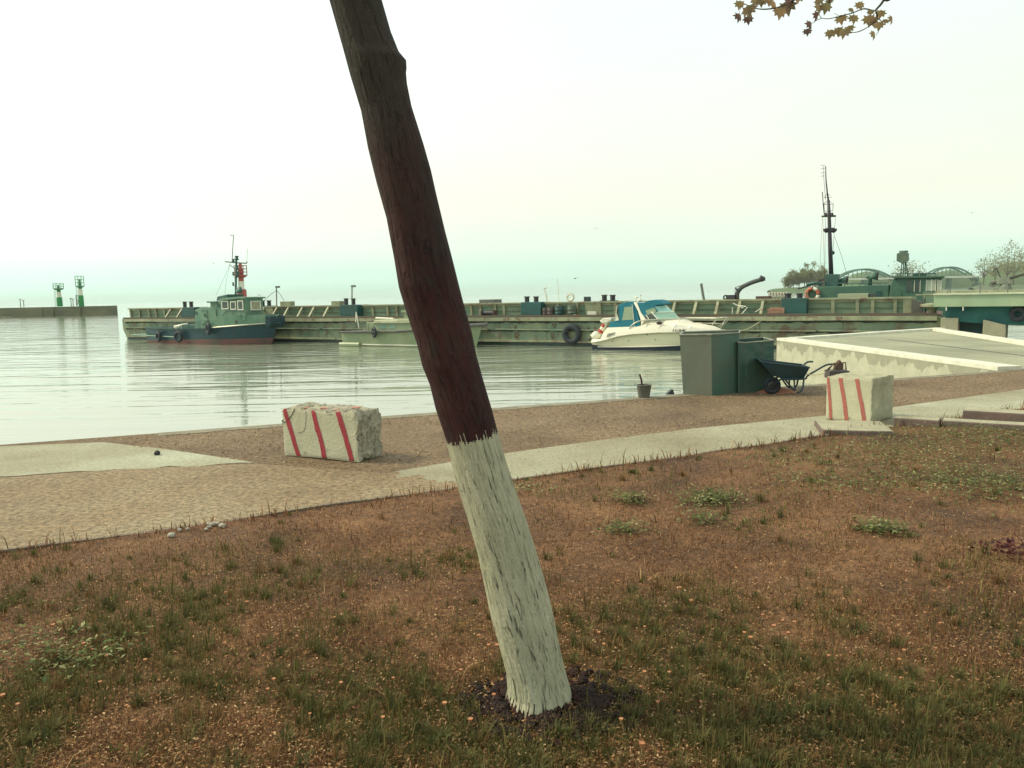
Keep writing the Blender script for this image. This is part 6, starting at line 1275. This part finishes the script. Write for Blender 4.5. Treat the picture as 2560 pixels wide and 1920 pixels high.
beacon('red_beacon', 'red and white beacon tower rising behind the tugboat wheelhouse', 607, RY, 770, [(770, 723, 11.5, REDS), (723, 703, 7, WPAINT), (703, 690, 6.5, REDS)], 688, REDS, 15.5, 664, (6, 656), None, zr0+.01)
# far shore
def hill(name, pts, Y, depth, m):
    """pts (px, py_top) silhouette at distance Y"""
    P = []
    for px, py in pts:
        q = D(px, py, Y); zt_ = max(q.z, WZ+.05); k = (Y+depth)/Y; P.append([(q.x, Y-8, WZ-.5), (q.x, Y, zt_*.75), (q.x*(Y+depth*.3)/Y, Y+depth*.3, HC+(zt_-HC)*(Y+depth*.3)/Y), (q.x*k, Y+depth, zt_*.9), (q.x*k, Y+depth+10, WZ-.5)])
    s = MB().grid(P); o = s.build(name, m, smooth=True); o['kind'] = 'structure'; fixn(o); return o
M_FAR = mat('far shore green', (.10, .17, .07), (.07, .12, .05), .02, .9)
def dens(pts, n=8, amp=.6):
    out = []
    for (a, b_), (c, d_) in zip(pts[:-1], pts[1:]):
        for i in range(n): t_ = i/n; x = a+(c-a)*t_; out.append((x, b_+(d_-b_)*t_ + amp*noise.noise(Vector((x*.21, 0, 0)))))
    return out + [pts[-1]]
hill('spit_ground', dens([(1922, 725), (1935, 722), (1960, 720), (2060, 715), (2110, 714), (2160, 712)], 8, .5), 880, 60, M_FAR)
hill('far_hills', dens([(2085, 716), (2105, 702), (2130, 686), (2165, 678), (2205, 684), (2240, 694), (2300, 692), (2325, 684), (2378, 674), (2425, 684), (2445, 696), (2460, 690), (2500, 665), (2540, 652), (2600, 655), (2760, 668), (2900, 700)], 10, 1.2), 1120, 300, M_FAR)
hill('low_bank', dens([(2428, 720), (2440, 714), (2500, 713), (2620, 712), (2800, 714)], 10, .6), 620, 30, mat('bank green', (.08, .13, .06), (.12, .14, .09), .05, .9))
# arch bridge
BRY = 1000.0; br = thing('arch_bridge', 'distant twin arched bridge with pale deck beyond the vessel mast', 'bridge', (D(2250, 700, BRY).x, BRY, 0)); ox = br.location.x
M_BR = mat('bridge green', (.06, .17, .12), (.05, .14, .10), .05, .8); M_BRD = mat('bridge deck', (.62, .66, .54), None, .1, .8)
for xl, xr_, yt in ((2088, 2242, 673), (2308, 2446, 668)):
    for yo in (0, 12):
        P_ = []
        for i in range(29):
            t_ = i/28; x = xl+(xr_-xl)*t_; yb_ = 702; y = yb_ - (yb_-yt)*(1-(2*t_-1)**2)
            q = D(x, y, BRY); P_.append(Vector((q.x-ox, yo, q.z)))
        s = MB(); s.tube(P_, 1.1, 6); s.build('arch_rib', M_BR, br)
        for i in range(2, 27, 2): s = MB(); s.tube([P_[i], Vector((P_[i].x, yo, D(2250, 696, BRY).z))], .35, 4); s.build('hanger', M_BR, br)
for x0, x1 in ((2085, 2245), (2240, 2450)):
    a, c = D(x0, 697, BRY), D(x1, 692, BRY); zz = D(2250, 697.5, BRY).z; s = MB(); s.bb((a.x-ox, -2, zz), (c.x-ox, 14, zz+2.2)); s.build('deck_span', M_BRD if True else M_BR, br)
for x in (2088, 2165, 2243, 2308, 2378, 2446): q = D(x, 700, BRY); s = MB(); s.bb((q.x-ox-1.5, 1, WZ-1), (q.x-ox+1.5, 11, D(2250, 697.6, BRY).z)); s.build('bridge_pier', M_BR, br)
# far trees
def far_tree_mesh(seed, hgt, wid, airy, col):
    rr = random.Random(seed); V, F, C = [], [], []
    cl_ = [(Vector((rr.gauss(0, wid*.26), rr.gauss(0, wid*.26), hgt*(.62+rr.gauss(0, .15)))), wid*rr.uniform(.12, .24)) for _ in range(16 if not airy else 20)]
    for _ in range(1500 if not airy else 650):
        c, r_ = rr.choice(cl_); p = c + Vector((rr.gauss(0, 1), rr.gauss(0, 1), rr.gauss(0, 1)))*r_*.66; sz = wid*(rr.uniform(.05, .10) if not airy else rr.uniform(.03, .055))
        i0 = len(V); a_ = Vector((rr.gauss(0, 1), rr.gauss(0, 1), rr.gauss(0, 1))).normalized()*sz; b2 = Vector((rr.gauss(0, 1), rr.gauss(0, 1), rr.gauss(0, 1))).normalized()*sz
        V += [tuple(p-a_), tuple(p+b2), tuple(p+a_)]; F.append((i0, i0+1, i0+2)); k = rr.uniform(.7, 1.3); C += [tuple(x*k for x in col)]*3
    return V, F, C, cl_
def far_tree(px, yt, yb, Y, wpx, airy, col, label, seed, group):
    zb = WZ+.3 if yb is None else D(px, yb, Y).z; q = D(px, yt, Y); hgt = q.z-zb; wid = wpx*Y/FPX; t = thing('far_tree', label, 'tree', (q.x, Y, zb), 0, group); V, F, C, cl_ = far_tree_mesh(seed, hgt, wid, airy, col)
    o = np_mesh('crown', np.array(V), np.array(F), np.array(C), M_LEAF, t)
    s = MB(); r_ = hgt*.022; s.tube([(0, 0, -1), (r_*.5, 0, hgt*.4), (0, 0, hgt*.8)], [r_, r_*.7, r_*.25], 6)
    for c, _ in cl_[:12 if airy else 8]: s.tube([(0, 0, hgt*.32), (c.x*.5, c.y*.5, hgt*.48), tuple(c)], [r_*.5, r_*.35, r_*.1], 4)
    s.build('trunk', mat('far bark', (.10, .09, .05), None, .1, .9), t)
CA = (.17, .19, .07); CB = (.22, .24, .12); ords = ['leftmost', 'second', 'third', 'fourth', 'fifth', 'sixth', 'seventh', 'eighth', 'rightmost']
for i, (px, yt, w_) in enumerate([(1972, 685, 26), (1984, 678, 28), (1998, 672, 30), (2012, 669, 32), (2026, 667, 32), (2040, 669, 30), (2052, 669, 30), (2062, 676, 24)]):
    far_tree(px, yt, None, 900 + random.uniform(-8, 18), w_, False, CA, f'{ords[i] if i < 7 else "rightmost"} bushy tree of the row on the low spit', 100+i, 'trees on the spit')
for i, (px, yt, w_) in enumerate([(2238, 682, 30), (2270, 650, 60), (2304, 676, 34)]):
    far_tree(px, yt, None, 1050, w_, i == 1, CB, ['small bushy tree left of the radar between the bridge arches', 'tall airy bare tree behind the vessel radar', 'round bushy tree between the arches right of the radar'][i], 200+i, 'trees between the bridge arches')
for i, (px, yt, w_) in enumerate([(2462, 640, 50), (2490, 632, 52), (2520, 628, 56), (2538, 610, 60), (2572, 620, 60)]):
    far_tree(px, yt, None, 760 + 20*i, w_, True, CB, f'{["leftmost", "second", "third", "fourth", "rightmost"][i]} airy tree of the group at the right edge on the far shore', 300+i, 'airy trees on the far shore')
# gulls
def gull(px, py, Y, span, label, roll, dark):
    q = D(px, py, Y); t = thing('gull', label, 'gull', q, random.uniform(-.4, .4), 'gulls over the water'); m = mat('gull dark' if dark else 'gull pale', (.05, .06, .05) if dark else (.25, .26, .2), None, 5, .8)
    s = MB(); s.tube([(-.22*span, 0, 0), (-.12*span, 0, .0), (.05*span, 0, .0), (.18*span, 0, .01*span), (.24*span, 0, 0)], [.015*span, .05*span, .06*span, .035*span, .008*span], 8)
    for sd in (-1, 1):
        s.grid([[(.06*span, sd*.03*span, .02*span), (-.08*span, sd*.03*span, .02*span)], [(.08*span, sd*.25*span, .10*span), (-.04*span, sd*.25*span, .09*span)], [(-.02*span, sd*.5*span, .04*span), (-.06*span, sd*.5*span, .03*span)]])
    o = s.build('body', m, t, smooth=True); t.rotation_euler = (0, 0, roll)
    return t
gull(1438, 696, 95, 1.1, 'dark gull flying low over the barge near the pair of drums', R(60), True); gull(1489, 571, 150, 1.0, 'tiny gull high above the motorboat', R(40), False); gull(2431, 532, 130, 1.1, 'gull high in the sky at the right', R(70), True); gull(534, 658, 160, 1.0, 'faint gull left of the tug mast', R(50), False); gull(648, 738, 120, 1.0, 'pale gull low right of the tug wheelhouse', R(75), False)

# ---------------------------------------------------------------- haze
s = MB(); s.bb((-7300, -7300, -5.0), (7300, 7300, 48)); hz_ = s.build('haze', bpy.data.materials.new('haze')); fixn(hz_); hz_['kind'] = 'stuff'
hm = hz_.data.materials[0]; hm.use_nodes = True; hn = hm.node_tree; hn.nodes.clear(); ho = hn.nodes.new('ShaderNodeOutputMaterial'); hv = hn.nodes.new('ShaderNodeVolumePrincipled')
hv.inputs['Color'].default_value = (.95, 1, .95, 1); hv.inputs['Density'].default_value = .00011; hv.inputs['Anisotropy'].default_value = 0.0
hn.links.new(hv.outputs[0], ho.inputs['Volume'])
tag(hz_, 'pale greenish sea haze filling the air over the harbour', 'haze', kind='stuff')
